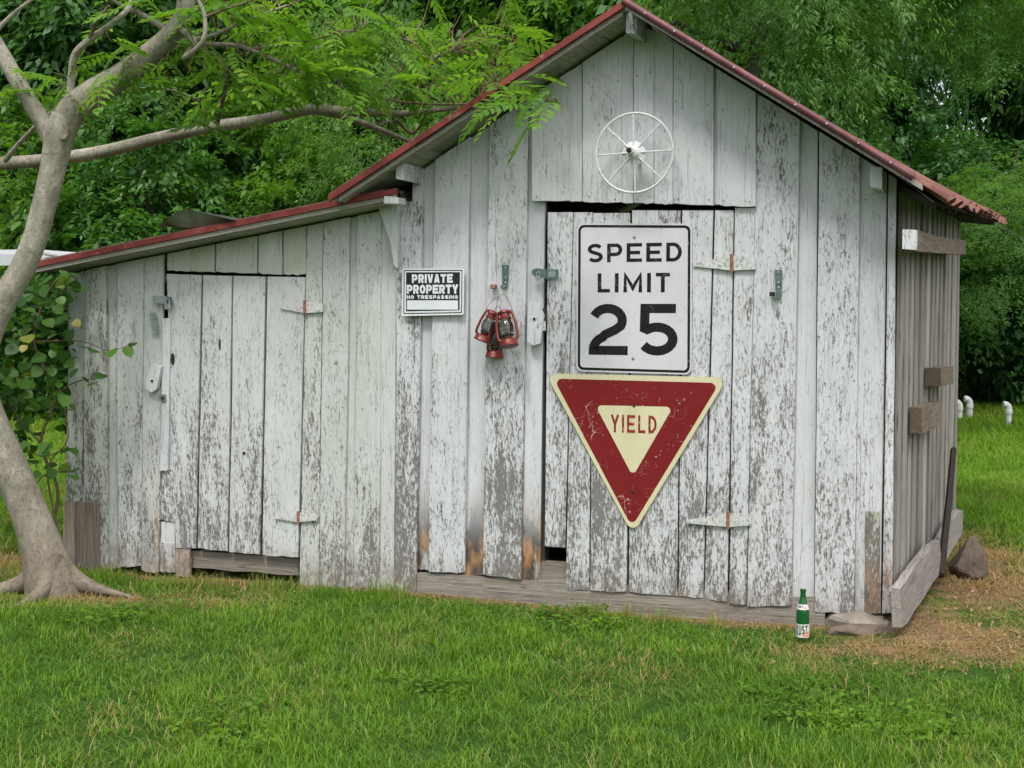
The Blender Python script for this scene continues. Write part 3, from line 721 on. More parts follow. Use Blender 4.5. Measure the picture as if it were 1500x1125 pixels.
# ridge-side metal roll cap on the right rake
rk = MB(); pts = [FR.W(t, zr(t) + .028, OV + .012) - SL for t in np.linspace(tA - .01, TR - .1, 14)]
rk.tube(pts, .018, 10); rk.build('rake_cap', M['pink'], shed)
nl = MB()
for t in np.linspace(tA + .1, TR - .2, 9):
    p = FR.W(t, zr(t) + .030, OV + .028) - SL; nl.tube([p, p + FR.n * .005], .005, 8)
nl.build('nail_heads', M['steel'], shed)['kind'] = 'stuff'
# corrugated sheets
def corr_sheet(A, B, Cp, D, mat, name='roof_sheet', per=.076, amp=.010, jag=0., nrows=8, seed=0):
    """A-B: ridge edge (front to back), D-C: eave edge; corrugations run down the slope"""
    A, B, Cp, D = map(np.array, (A, B, Cp, D)); Ln = np.linalg.norm(D - Cp); n_ = max(8, int(Ln / per * 6)); r = random.Random(seed)
    nrm = np.cross(B - A, D - A); nrm /= np.linalg.norm(nrm); nrm = nrm * (1 if nrm[2] > 0 else -1)
    V = []; 
    for lay in (0, -.004):
        for j in range(nrows + 1):
            for i in range(n_ + 1):
                s_ = i / n_; t_ = j / nrows
                p = (A * (1 - s_) + B * s_) * (1 - t_) + (D * (1 - s_) + Cp * s_) * t_
                ph = s_ * Ln / per * 2 * math.pi
                if j == nrows and jag: 
                    dn = (D - A) / np.linalg.norm(D - A); p = p + dn * jag * math.sin(ph * .5 + seed) * math.cos(ph * 1.3)
                a_ = amp * (1 + (.7 if j == nrows and jag else 0))
                V.append(p + nrm * (a_ * math.sin(ph) + .012 + lay) - SL)
    W_ = n_ + 1; H = (nrows + 1) * W_; Fs = []
    for j in range(nrows):
        for i in range(n_):
            a = j * W_ + i; Fs.append((a, a + 1, a + W_ + 1, a + W_)); b = H + a; Fs.append((b, b + W_, b + W_ + 1, b + 1))
    for i in range(n_):
        a = nrows * W_ + i; Fs.append((a, a + 1, H + a + 1, H + a)); a = i; Fs.append((a, H + a, H + a + 1, a + 1))
    for j in range(nrows):
        a = j * W_; Fs.append((a, a + W_, H + a + W_, H + a)); a = j * W_ + n_; Fs.append((a, H + a, H + a + W_, a + W_))
    o = MB().add(V, Fs, True).build(name, mat, shed); return o
def RP(t, z, d):      # point of the roof at distance d behind the front edge of the overhang
    return FR.W(t, z, OV) + sideV * d
RL = DEP + .3 + OV
for i in range(5):
    d0, d1 = i * RL / 5 - .0, (i + 1) * RL / 5 + .04
    corr_sheet(RP(tA, zA + .024, d0), RP(tA, zA + .024, d1), RP(TL - .02, zl(TL) + .024, d1), RP(TL - .02, zl(TL) + .024, d0), M['rustroof'], seed=i)
Fp = FR.P(1386, 291, OV); Gp = at(1470, 323, 9.9)
Ln = np.linalg.norm(Gp - Fp)
for i in range(5):
    k0, k1 = i / 5, (i + 1) / 5 + .008
    up = np.array([0, 0, -.012 + .012 * (i % 2)])
    corr_sheet(RP(tA, zA + .024, k0 * RL), RP(tA, zA + .024, k1 * RL), Fp + (Gp - Fp) * k1 + up, Fp + (Gp - Fp) * k0 + up, M['rustroof'], jag=.035 if i else .015, amp=.013, seed=20 + i)
# eave underside on the right: deck ends and rafter tails
for i in range(12):
    k = (i + .5) / 12; p = Fp + (Gp - Fp) * k; inn = FR.W(tR - .1, zr(tR - .1) - .03, 0) + sideV * (k * (DEP + .1))
    q_ = p - SL + np.array([-.07, 0, -.02]); q2_ = inn - SL + np.array([0, 0, -.01]); 
    MB().tube([q2_, q_], .022, 4).build('rafter_tail', M['dark'], shed)
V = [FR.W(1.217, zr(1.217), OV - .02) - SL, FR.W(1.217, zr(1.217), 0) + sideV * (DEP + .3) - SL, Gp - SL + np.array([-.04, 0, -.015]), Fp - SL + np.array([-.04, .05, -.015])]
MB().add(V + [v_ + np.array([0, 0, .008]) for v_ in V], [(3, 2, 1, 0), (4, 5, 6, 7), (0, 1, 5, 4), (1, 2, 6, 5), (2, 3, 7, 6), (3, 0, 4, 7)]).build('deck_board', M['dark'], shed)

# lean-to roof
LOV = .20; e0 = FR.tz(52, 392, LOV)[0]; e1 = FR.tz(581, 290, LOV)[0]
zn = lambda t: zlean(t) + .0
def lstrip(t0, t1, o0, o1, l0, l1, name, mat): return roof_strip(t0, t1, zn, o0, o1, l0, l1, name, mat)
for i in range(7):
    a = e0 + (tLm - .03 - e0) * i / 7; b = e0 + (tLm - .03 - e0) * (i + 1) / 7
    lstrip(a + .002, b - .002, LOV - .015, -2.8, .0, .02, 'deck_board', M['under'])
lstrip(e0, e1 - .005, LOV, LOV - .02, .004, .030, 'rake_board', M['under'])
lstrip(e0 - .01, e1, LOV + .012, LOV - .02, .031, .060, 'rake_trim', M['red'])
for i in range(4):
    d0, d1 = i * .75, (i + 1) * .75 + .04
    P_ = lambda t, d: FR.W(t, zn(t) + .052, LOV) + sideV * d
    corr_sheet(P_(tLm - .02, d0), P_(tLm - .02, d1), P_(e0 - .02, d1), P_(e0 - .02, d0), M['rustroof'], seed=40 + i)

# loose tin sheet curling up from the lean-to roof
mb = MB(); top = [(233, 330), (243, 322), (256, 312), (270, 306), (290, 310), (312, 315), (340, 322)]
low = [(233, 330), (245, 330), (255, 332), (268, 334), (290, 331), (312, 328), (340, 323)]
V = []; nn = len(top)
for d, sc in ((0, 1), (.35, .85), (.75, .5)):
    for k in range(nn):
        pT = FR.P(*top[k], LOV + .04) + sideV * d; t_ = (pT - FR.O) @ FR.a
        base = zn(t_) + .075; pT[2] = base + (pT[2] - base) * sc; V.append(pT)
Vt = V[:]
org = FR.P(290, 322, LOV); org[2] = zn((org - FR.O) @ FR.a) + .06
def sheet_faces(nn, rows, off=0): return [(off + j * nn + i, off + j * nn + i + 1, off + (j + 1) * nn + i + 1, off + (j + 1) * nn + i) for j in range(rows - 1) for i in range(nn - 1)]
Vb = [p - np.array([0, 0, .003]) for p in V]
# the curled front lip bends down and back under the crest
lip = []
for k in range(nn): lip.append(FR.P(*low[k], LOV + .02) + sideV * .03)
tin = empty('metal_sheet', org, 0, label='loose dull grey tin sheet curling up from the lean-to roof', cat='metal sheet')
N = 3 * nn
MB().add([p - org for p in Vt + Vb], sheet_faces(nn, 3) + [tuple(N + k for k in f[::-1]) for f in sheet_faces(nn, 3)], True).build('sheet', M['tin'], tin)
MB().add([p - org for p in V[:nn]] + [p - org for p in lip], [(i, nn + i, nn + i + 1, i + 1) for i in range(nn - 1)], True).build('curled_lip', M['tin'], tin)

# low shelter roof behind the left end of the lean-to
p0, p1 = at(-70, 383, 8.9), at(143, 380, 8.6); bk = np.array([-.2, 2.2, .10])
sc_ = empty('low_shelter', (p0[0], p0[1] + 1, 0), 0, label='low shelter with pale metal roof behind the left end of the shed', cat='shelter'); so_ = np.array([p0[0], p0[1] + 1, 0])
a0, a1 = at(-70, 366, 8.9), at(60, 388, 8.7)
V = [at(-70, 390, 8.9), at(66, 388, 8.6), at(66, 377, 8.6), at(-70, 366, 8.9)]
V = [v_ - so_ for v_ in V]; V += [v_ + bk for v_ in V]
MB().add(V, [(0, 1, 2, 3), (7, 6, 5, 4), (0, 4, 5, 1), (1, 5, 6, 2), (2, 6, 7, 3), (3, 7, 4, 0)]).build('roof_sheet', M['palemetal'], sc_)
MB().tube([at(55, 370, 8.7) - so_, at(92, 377, 8.7) - so_], .012, 6).build('roof_slat', M['grey'], sc_)
for (u, Y_) in ((-110, 9.0), (-30, 8.9)):
    b_ = at(u, 388, Y_) - so_; MB().tube([b_, (b_[0], b_[1], 0)], .04, 6).build('post', M['grey'], sc_)

# ------------------------------------------------------------------ planks and blocks on the side wall
def side_block(px, off, th, name, mat, label, cat, cap=None, bow=0.0):
    pts = [SD.tz(u, v, off) for u, v in px]; org = SD.W(pts[0][0], min(p[1] for p in pts), off)
    n = len(pts); A = sum(pts[i][0] * pts[(i + 1) % n][1] - pts[(i + 1) % n][0] * pts[i][1] for i in range(n))
    if A < 0: pts = pts[::-1]
    V = [SD.W(t, z, off) - org for t, z in pts] + [SD.W(t, z, off - th) - org for t, z in pts]
    Fs = [tuple(range(n)), tuple(range(n, 2 * n))[::-1]] + [(i, n + i, n + (i + 1) % n, (i + 1) % n) for i in range(n)]
    e = empty(name, org, 0, label=label, cat=cat); MB().add(V, Fs).build('plank', mat, e); return e, org
e, org = side_block([(1343, 337), (1360, 342), (1385, 349), (1415, 352), (1415, 373), (1380, 371), (1343, 368)], .135, .055, 'beam', M['brown'], 'brown beam with white painted end nailed high on the right side wall', 'beam')
# its painted end log
pts = [SD.tz(u, v, .137) for u, v in [(1343, 335.5), (1343, 368.5)]]
s0 = pts[0][0]; zt, zb = pts[0][1], pts[1][1]
V = [SD.W(s0 - .012, zb + .006, .137), SD.W(s0 - .012, zb + .012, .077), SD.W(s0 - .012, zt, .077), SD.W(s0 - .012, zt - .004, .137), SD.W(s0 - .012, (zb + zt) / 2, .139)]
V = [v_ - org for v_ in V]; V2 = [v_ + SD.a * .05 for v_ in V]
o = MB().add(V + V2, [(0, 4, 3, 2, 1), (5, 6, 7, 8, 9), (0, 1, 6, 5), (1, 2, 7, 6), (2, 3, 8, 7), (3, 4, 9, 8), (4, 0, 5, 9)]).build('beam_end', M['paint'], e); col(o, .95)
side_block([(1378.5, 539), (1397, 536), (1397, 562), (1378.5, 566)], .10, .088, 'wood_block', M['brown'], 'small upper wood block on the far edge of the side wall', 'wood block')
side_block([(1350, 597), (1377, 588), (1377, 625), (1350, 635)], .075, .06, 'wood_block', M['brown'], 'lower pale brown wood block on the middle of the side wall', 'wood block')

# skirting planks standing on edge along the side wall
def plank3(P0, P1, h, th, name, mat, label, cat, lean=.0, seed=0):
    P0 = np.array(P0, float); P1 = np.array(P1, float); d = P1 - P0; L = np.linalg.norm(d); d /= L
    out = np.array([d[1], -d[0], 0]); out /= np.linalg.norm(out); up = np.array([0, 0, 1.]) * math.cos(lean) + (-out) * math.sin(lean)
    r = random.Random(seed); V = []; n = 9
    for i in range(n):
        k = i / (n - 1); b = d * L * k; e_ = -.012 if i in (0, n - 1) else 0
        for (a, c) in ((0, 0), (0, 1), (-1, 1), (-1, 0)):
            V.append(b + out * (a * th + r.uniform(-.003, .003)) + up * (c * h + r.uniform(-.007, .007) + e_ * c) + d * r.uniform(-.004, .004))
    Fs = [(i * 4 + k, i * 4 + 4 + k, i * 4 + 4 + (k + 1) % 4, i * 4 + (k + 1) % 4) for i in range(n - 1) for k in range(4)] + [(0, 1, 2, 3), tuple((n - 1) * 4 + k for k in (3, 2, 1, 0))]
    V = [v_ + np.array([0, 0, 0]) for v_ in V]
    o = MB().add(V, Fs).build(name, mat, None, Vector(tuple(P0))); tag(o, label, cat); return o
def gp(u, v):
    r = ray(u, v); k = -CZ / r[2]; return CAM + r * k
P0 = at(1322, 921, 6.02); P1 = at(1379, 838, 7.35)
plank3(P0, P1, .20, .045, 'skirting_plank', M['greys'], 'nearer grey plank standing on edge along the foot of the side wall', 'plank', .06, 1)
P0 = at(1372, 846, 7.38); P1 = at(1411, 781, 9.0)
P1[2] = max(P1[2], -.0); 
plank3(P0, P1, .17, .045, 'skirting_plank', M['greys'], 'farther grey plank on edge, partly behind the leaning dark pole', 'plank', .05, 2)
a, b = at(1378, 843, 7.25), at(1397, 658, 8.25)
mb = MB(); mb.tube([a - a, (b - a) * .5 + np.array([.004, 0, 0]), b - a], [.024, .022, .02], 5)
o = mb.build('leaning_pole', M['dark'], None, Vector(tuple(a))); tag(o, 'thin dark wooden pole leaning against the right side wall', 'pole')
p = at(1421, 846, 7.55); o = rock('field_stone', (p[0], p[1], .06), (.27, .26, .33), M['rock'], 21, None, 4, .32, .4); tag(o, 'brown pointed rock in the grass right of the shed', 'rock')

# white PVC vent pipes in the lawn
def pipe(u, vb, vt, label, Y=None):
    g = gp(u + 2, vb); Yd = g[1]; h = (vb - vt) / F * Yd; rr = 4.6 / F * Yd
    e = empty('vent_pipe', (g[0], g[1], gz(g[0], g[1]) - .01), 0, label=label, cat='pipe', group='white vent pipes in the lawn')
    MB().lathe([(rr * .92, 0), (rr * .92, h * .55)], 16).build('pipe', M['pvc'], e)
    MB().lathe([(rr * 1.08, h * .48), (rr * 1.12, h * .49), (rr * 1.12, h * .66), (rr * 1.0, h * .68)], 16).build('collar', M['pvc'], e)
    cpts = [(0, 0, h * .62)] + [(-rr * 1.5 * (1 - math.cos(a)), 0, h * .68 + rr * 1.5 * math.sin(a)) for a in np.linspace(0, 1.75, 9)]
    MB().tube(cpts, rr * 1.05, 16).build('elbow', M['pvc'], e)
pipe(1403, 621, 586, 'white elbow vent pipe nearest the shed wall, left of three')
pipe(1418, 616, 579, 'white elbow vent pipe in the middle of three, set farthest back')
pipe(1475, 627, 588, 'white elbow vent pipe standing alone at right')

# ------------------------------------------------------------------ lettering
def arc(cx, cy, rx, ry, a0, a1, n=14): return [(cx + rx * math.cos(R(a0 + (a1 - a0) * i / n)), cy + ry * math.sin(R(a0 + (a1 - a0) * i / n))) for i in range(n + 1)]
def glyph(ch, w, th):
    h = th / 2; x0, x1, y0, y1, xm, ym = h, w - h, h, 1 - h, w / 2, .5
    G = {
        'I': [[(w / 2, 0), (w / 2, 1)]],
        'L': [[(x0, 1), (x0, y0), (w, y0)]],
        'T': [[(0, y1), (w, y1)], [(xm, y1), (xm, 0)]],
        'E': [[(w, y1), (x0, y1), (x0, y0), (w, y0)], [(x0, ym), (w * .88, ym)]],
        'P': [[(x0, 0), (x0, y1), (x1 - .22, y1)] + arc(x1 - .22, (y1 + .42) / 2, .22, (y1 - .42) / 2, 90, -90, 10) + [(x0, .42)]],
        'D': [[(x0, 0 + h), (x0, y1), (x1 - .34, y1)] + arc(x1 - .34, ym, .34, (y1 - y0) / 2, 90, -90, 14) + [(x0 - h, y0)]],
        'M': [[(x0, 0), (x0, y1 - .02), (xm, .22), (x1, y1 - .02), (x1, 0)]],
        'Y': [[(x0 - .02, 1), (xm, .45), (xm, 0)], [(x1 + .02, 1), (xm, .45)]],
        'V': [[(x0, 1), (xm - .05, y0), (xm + .05, y0), (x1, 1)]],
        'A': [[(x0, 0), (xm - .05, y1), (xm + .05, y1), (x1, 0)], [(x0 + w * .16, .27), (x1 - w * .16, .27)]],
        'N': [[(x0, 0), (x0, y1), (x1, y0), (x1, 1)]],
        'O': [arc(xm, ym, (x1 - x0) / 2, (y1 - y0) / 2, 90, 450, 24)],
        'G': [arc(xm, ym, (x1 - x0) / 2, (y1 - y0) / 2, 40, 350, 20) + [(x1, .5), (xm, .5)]],
        'K': [[(x0, 0), (x0, 1)], [(x1, 1), (x0, .42)], [(x0 + w * .2, .55), (x1, 0)]],
        'U': [[(x0, 1), (x0, .3)] + arc(xm, .3 + 0, (x1 - x0) / 2, .3 - h, 180, 360, 10) + [(x1, 1)]],
        'R': [[(x0, 0), (x0, y1), (x1 - .2, y1)] + arc(x1 - .2, (y1 + .44) / 2, .2, (y1 - .44) / 2, 90, -90, 10) + [(x0, .44)], [(xm, .44), (x1, 0)]],
        'S': [arc(xm, (y1 + ym) / 2, (x1 - x0) / 2, (y1 - ym) / 2, 28, 200, 12) + [(x0 + w * .13, .565), (xm, ym), (x1 - w * .13, .435)] + arc(xm, (y0 + ym) / 2, (x1 - x0) / 2, (ym - y0) / 2, 20, -152, 12)],
        '2': [arc(xm - .01, y1 - .235, (x1 - x0) / 2 - .01, .235, 160, -28, 14) + [(x1 - .16, .49), (xm - .06, .40)] + arc(xm + .02, .10, (x1 - x0) / 2 + .02, .27, 115, 178, 6) + [(x0 + .0, y0), (w, y0)]],
        '5': [[(x1 + h * .6, y1), (x0 + .05, y1), (x0 + .04, .50 + h * .3)] + arc(xm - .01, .32, (x1 - x0) / 2 + .01, .32 - h, 128, -148, 18)],
    }
    return G[ch]
def thick(path, th):
    P_ = [Vector(p) for p in path]; Q = [P_[0]]
    for p in P_[1:]:
        if (p - Q[-1]).length > 1e-4: Q.append(p)
    P_ = Q; n = len(P_); closed = (P_[0] - P_[-1]).length < 1e-3; Lf, Rt = [], []
    for i in range(n):
        d0 = (P_[i] - P_[i - 1]).normalized() if i > 0 else ((P_[i] - P_[n - 2]).normalized() if closed else (P_[1] - P_[0]).normalized())
        d1 = (P_[i + 1] - P_[i]).normalized() if i < n - 1 else ((P_[1] - P_[0]).normalized() if closed else d0)
        n0 = Vector((-d0.y, d0.x)); n1 = Vector((-d1.y, d1.x)); m = n0 + n1
        m = n0 if m.length < 1e-3 else m.normalized(); sc = min(1 / max(.2, m.dot(n0)), 2.2)
        Lf.append(P_[i] + m * th / 2 * sc); Rt.append(P_[i] - m * th / 2 * sc)
    V = Lf + Rt; Fs = [(i, n + i, n + i + 1, i + 1) for i in range(n - 1)]
    return V, Fs
def text(parent, s, x0, x1, y0, y1, mat, name, w=.72, th=.18, gap=.2, yoff=-.0006, widths=None, skew=0., shapes=None):
    """letters filling x0..x1 by y0..y1 in the parent's XZ plane (front is -Y)"""
    widths = widths or {}; ws = [widths.get(c, {'I': th * 1.0, ' ': w * .55, 'M': w * 1.18, 'L': w * .9}.get(c, w)) for c in s]
    tot = sum(ws) + gap * (len(s) - 1); H = y1 - y0; sx = (x1 - x0) / tot; x = 0; mb = MB(); k = 0
    for c, wi in zip(s, ws):
        if c != ' ':
            for path in glyph(c, wi, th):
                V, Fs = thick(path, th); k += 1
                mb.add([(x0 + (x + p.x + skew * p.y) * sx, yoff - .00012 * (k % 3), y0 + p.y * H) for p in V], Fs)
        x += wi + gap
    return mb.build(name, mat, parent)
def rpoly(pts, r, seg=6):
    out = []; n = len(pts)
    for i in range(n):
        p = Vector(pts[i]); a = (Vector(pts[i - 1]) - p).normalized(); b = (Vector(pts[(i + 1) % n]) - p).normalized()
        ang = a.angle(b); d = r / math.tan(ang / 2); c = p + (a + b).normalized() * (r / math.sin(ang / 2))
        s_ = p + a * d - c; e_ = p + b * d - c; a0 = math.atan2(s_.y, s_.x); a1 = math.atan2(e_.y, e_.x)
        while a1 - a0 > math.pi: a1 -= 2 * math.pi
        while a1 - a0 < -math.pi: a1 += 2 * math.pi
        for k in range(seg + 1):
            q = a0 + (a1 - a0) * k / seg; out.append((c.x + r * math.cos(q), c.y + r * math.sin(q)))
    return out
def plate(parent, pts, y, th, mat, name):
    n = len(pts); A = sum(pts[i][0] * pts[(i + 1) % n][1] - pts[(i + 1) % n][0] * pts[i][1] for i in range(n))
    if A < 0: pts = pts[::-1]
    V = [(p[0], y, p[1]) for p in pts] + [(p[0], y + th, p[1]) for p in pts]
    return MB().add(V, [tuple(range(n)), tuple(range(n, 2 * n))[::-1]] + [(i, n + i, n + (i + 1) % n, (i + 1) % n) for i in range(n)]).build(name, mat, parent)
def ring(parent, A, B, y, mat, name):
    n = len(A); return MB().add([(p[0], y, p[1]) for p in A] + [(p[0], y, p[1]) for p in B], [(i, n + i, n + (i + 1) % n, (i + 1) % n) for i in range(n)]).build(name, mat, parent)
class SignFrame:
    """local frame hung on the front wall: x along the wall, z up, -y toward the viewer"""
    def __init__(s, u, v, off): s.o = FR.P(u, v, off); s.t0 = (s.o - FR.O) @ FR.a; s.off = off
    def L(s, u, v): t, z = FR.tz(u, v, s.off); return (t - s.t0, z - s.o[2])
# speed limit sign
sf = SignFrame(929, 437, .026)
e = empty('speed_limit_sign', sf.o, FR.rot, label='white rectangular SPEED LIMIT 25 road sign with black border on the main door', cat='sign')
cor = [sf.L(845, 327), sf.L(1014, 327.5), sf.L(1013, 549), sf.L(844, 544)]
def inset(pts, d):
    c = [sum(p[0] for p in pts) / len(pts), sum(p[1] for p in pts) / len(pts)]
    return [(p[0] - math.copysign(d, p[0] - c[0]), p[1] - math.copysign(d, p[1] - c[1])) for p in pts]
plate(e, rpoly(cor, .036, 8), 0, .003, M['sign_white'], 'sign_plate')
A_, B_ = rpoly(inset(cor, .0085), .030, 8), rpoly(inset(cor, .0215), .020, 8); ring(e, A_, B_, -.0007, M['sign_black'], 'border')
def span(u0, u1, v0, v1):
    a = sf.L(u0, v1); b = sf.L(u1, v0); return a[0], b[0], a[1], b[1]
text(e, 'SPEED', *span(861, 999, 355, 384.5), M['sign_black'], 'lettering', w=.76, th=.185, gap=.215)
text(e, 'LIMIT', *span(875.5, 981.5, 399.5, 428.5), M['sign_black'], 'lettering', w=.68, th=.185, gap=.235, widths={'M': .92})
text(e, '25', *span(862.5, 993, 445, 519.5), M['sign_black'], 'lettering', w=.76, th=.178, gap=.19)
for (u, v) in ((929, 347), (927.5, 525)):
    x, z = sf.L(u, v); MB().lathe([(.0075, 0), (.0065, .003), (0, .0045)], 10, Matrix.Translation((x, -.001, z)) @ Matrix.Rotation(math.pi / 2, 4, 'X')).build('bolt', M['steel'], e)
# yield sign
sf = SignFrame(932, 640, .028)
e = empty('yield_sign', sf.o, FR.rot, label='scratched red and cream triangular YIELD sign pointing down on the main door', cat='sign')
def Ls(px): return [sf.L(u, v) for u, v in px]
plate(e, rpoly(Ls([(799, 547), (1066, 553), (926.5, 783)]), .036, 8), 0, .003, M['yield_cream'], 'sign_plate')
plate(e, rpoly(Ls([(811, 554.5), (1054, 561), (925.5, 772)]), .026, 8), -.0006, .0003, M['yield_red'], 'red_field')
plate(e, rpoly(Ls([(872, 593.5), (986, 596), (927, 698)]), .020, 8), -.0012, .0003, M['yield_cream'], 'cream_field')
text(e, 'YIELD', *span(895, 962, 609, 633), M['yield_text'], 'lettering', w=.62, th=.165, gap=.23, yoff=-.0018)
for (u, v) in ((929, 594.5), (927, 721)):
    x, z = sf.L(u, v); MB().lathe([(.008, 0), (.006, .003), (0, .004)], 10, Matrix.Translation((x, -.0014, z)) @ Matrix.Rotation(math.pi / 2, 4, 'X')).build('bolt', M['darkmetal'], e)
# private property sign
sf = SignFrame(635, 428, .045)
e = empty('private_property_sign', sf.o, FR.rot, label='small black and white PRIVATE PROPERTY NO TRESPASSING sign left of the lanterns', cat='sign')
cor = Ls([(589.5, 393.5), (680, 393), (679, 461), (588.5, 463)]); plate(e, rpoly(cor, .008, 4), 0, .003, M['pp_white'], 'sign_plate')
cor2 = Ls([(591.5, 395.5), (677.5, 395.3), (676.8, 458.5), (591, 460)]); A_ = rpoly(cor2, .006, 4); B_ = rpoly(inset(cor2, .0050), .004, 4); ring(e, A_, B_, -.0006, M['pp_black'], 'border')
plate(e, rpoly(Ls([(595, 399), (673.8, 398.6), (673.2, 454.5), (594.8, 456)]), .002, 2), -.0006, .0003, M['pp_black'], 'black_field')
plate(e, rpoly(Ls([(596.3, 440), (671, 440), (671, 453.5), (596.3, 453.5)]), .001, 2), -.0012, .0003, M['pp_white'], 'blank_field')
text(e, 'PRIVATE', *span(603.5, 663.5, 401.3, 414.6), M['pp_white'], 'lettering', w=.78, th=.27, gap=.10, yoff=-.0014, widths={'I': .27})
text(e, 'PROPERTY', *span(596, 671.3, 416.8, 430.4), M['pp_white'], 'lettering', w=.78, th=.27, gap=.08, yoff=-.0014)
text(e, 'NO TRESPASSING', *span(596, 671, 432.3, 438), M['pp_white'], 'lettering', w=1.1, th=.30, gap=.22, yoff=-.0014, widths={'I': .3, ' ': .6})

# ------------------------------------------------------------------ wheel on the gable
sf = SignFrame(929, 224, .13)
e = empty('wheel', sf.o, FR.rot, label='white painted iron wheel with eight spokes hung on the gable', cat='wheel')
RX = (Matrix.Rotation(math.pi / 2, 4, 'X'))
rr = .196
MB().tube([(rr * math.cos(a), 0, rr * math.sin(a)) for a in np.linspace(0, 2 * math.pi, 49)], .0065, 8, False).build('rim', M['wheel'], e)
for k in range(8):
    a = math.pi / 4 * k + .03 + math.pi / 2 * 0
    MB().tube([(.03 * math.cos(a), -.012, .03 * math.sin(a)), (rr * math.cos(a), 0, rr * math.sin(a))], .0045, 6).build('spoke', M['wheel'], e)
MB().lathe([(.058, .0), (.059, .006), (.036, .012), (.020, .03), (.0, .032)], 24, RX).build('hub_plate', M['wheel'], e)
MB().lathe([(.016, .0), (.016, .055), (.0, .056)], 12, Matrix.Translation((-.008, 0, .006)) @ RX).build('hub', M['wheel'], e)
MB().lathe([(.013, .055), (.014, .06), (.012, .070), (0, .073)], 12, Matrix.Translation((-.012, 0, .008)) @ RX).build('hub_cap', M['darkmetal'], e)
MB().tube([(0, .13, 0), (0, 0, 0)], .012, 8).build('axle', M['wheel'], e)
for a in np.linspace(0, 2 * math.pi, 9)[:-1]:
    pass

# ------------------------------------------------------------------ hasps, hooks, padlocks
def flat(e, px, sfr, y, th, mat, name, r=None):
    pts = [sfr.L(u, v) for u, v in px]
    return plate(e, rpoly(pts, r, 3) if r else pts, y, th, mat, name)
sf = SignFrame(799, 402, .040)
e = empty('hasp', sf.o, FR.rot, label='dark green metal hasp across the left edge of the main door', cat='hasp')
flat(e, [(780, 395), (787, 393), (800, 394.5), (800, 407), (786, 407), (779, 401)], sf, -.006, .006, M['green_metal'], 'strap', .003)
flat(e, [(800, 394.5), (818, 394.5), (817.5, 409), (800, 408.5)], sf, -.002, .004, M['green_metal'], 'base_plate', .003)
flat(e, [(803, 397.5), (814, 397.5), (814, 406), (803, 406)], sf, -.005, .003, M['sage'], 'strap_fold', .002)
sf2 = SignFrame(790, 402, .05)
def padlock(u, v, s, label, off):
    o_ = FR.P(u, v, off); e = empty('padlock', o_, FR.rot, label=label, cat='padlock')
    MB().box((0, 0, -.012 * s), (.026 * s, .016 * s, .026 * s), bev=.003 * s).build('body', M['steel'], e)
    MB().tube([(-.009 * s, 0, 0)] + [(-.009 * s * math.cos(a), 0, .012 * s + .010 * s * math.sin(a)) for a in np.linspace(0, math.pi, 8)] + [(.009 * s, 0, 0)], .0028 * s, 6).build('shackle', M['steel'], e)
padlock(788.5, 404, .95, 'small steel padlock on the dark green hasp of the main door', .056)
sf = SignFrame(237, 440, .044)
e = empty('hasp', sf.o, FR.rot, label='sage green hasp at the upper left of the lean-to door', cat='hasp')
flat(e, [(224, 433), (244, 433.5), (244, 445), (224, 443.5)], sf, -.004, .004, M['sage'], 'strap', .002)
flat(e, [(243, 434), (251, 435), (253, 447), (243, 446)], sf, -.001, .003, M['green_metal'], 'base_plate', .002)
padlock(245.5, 445, 1.35, 'small grey padlock hanging from the sage green hasp', .056)
sf = SignFrame(226, 473, .034)
e = empty('loose_strap', sf.o, FR.rot, label='loose sage green hasp strap hanging left of the lean-to door', cat='hasp strap')
flat(e, [(219, 459), (228, 457), (230, 466), (221, 469)], sf, -.004, .004, M['sage'], 'base_plate', .002)
flat(e, [(222, 468), (230, 466), (232, 488), (225, 490)], sf, -.002, .003, M['sage'], 'strap', .002)
sf = SignFrame(238, 583, .036)
e = empty('latch_plate', sf.o, FR.rot, label='small square steel latch plate left of the lean-to door', cat='latch')
flat(e, [(232.5, 578), (243, 577.5), (243, 588), (233, 588)], sf, -.002, .004, M['steel'], 'base_plate', .002)
MB().box((.004, -.006, 0), (.018, .008, .016), bev=.002).build('bolt', M['darkmetal'], e)
sf = SignFrame(740, 405, .026)
e = empty('strap_hook', sf.o, FR.rot, label='narrow perforated teal metal strap hook that holds the lanterns', cat='hook')
flat(e, [(735.5, 388), (745.5, 388), (744, 422), (736.5, 422)], sf, -.003, .003, M['green_metal'], 'strap', .002)
for v in (392, 407, 414):
    x, z = sf.L(740.5, v); MB().lathe([(.005, 0), (.004, .001), (0, .0015)], 8, Matrix.Translation((x, -.0032, z)) @ RX).build('screw', M['steel'], e)
x, z = sf.L(740, 422); MB().tube([(x, -.002, z + .01), (x, -.05, z - .002), (x, -.06, z + .015)], .006, 6).build('hook', M['steel'], e)
x, z = sf.L(725, 420); MB().box((x, -.02, z), (.032, .03, .024), bev=.004).build('rusty_bracket', M['rust'], e)
sf = SignFrame(1140, 417, .026)
e = empty('bracket_hook', sf.o, FR.rot, label='dark teal metal bracket hook right of the main door', cat='hook')
flat(e, [(1135, 395.5), (1146, 395.5), (1144, 438), (1136.5, 437)], sf, -.004, .004, M['green_metal'], 'strap', .002)
x, z = sf.L(1132, 431); MB().box((x, -.018, z), (.024, .034, .022), bev=.003).build('cup', M['darkmetal'], e)
for v in (399, 414, 421):
    x, z = sf.L(1140.5, v); MB().lathe([(.005, 0), (.004, .001), (0, .0015)], 8, Matrix.Translation((x, -.0045, z)) @ RX).build('screw', M['steel'], e)

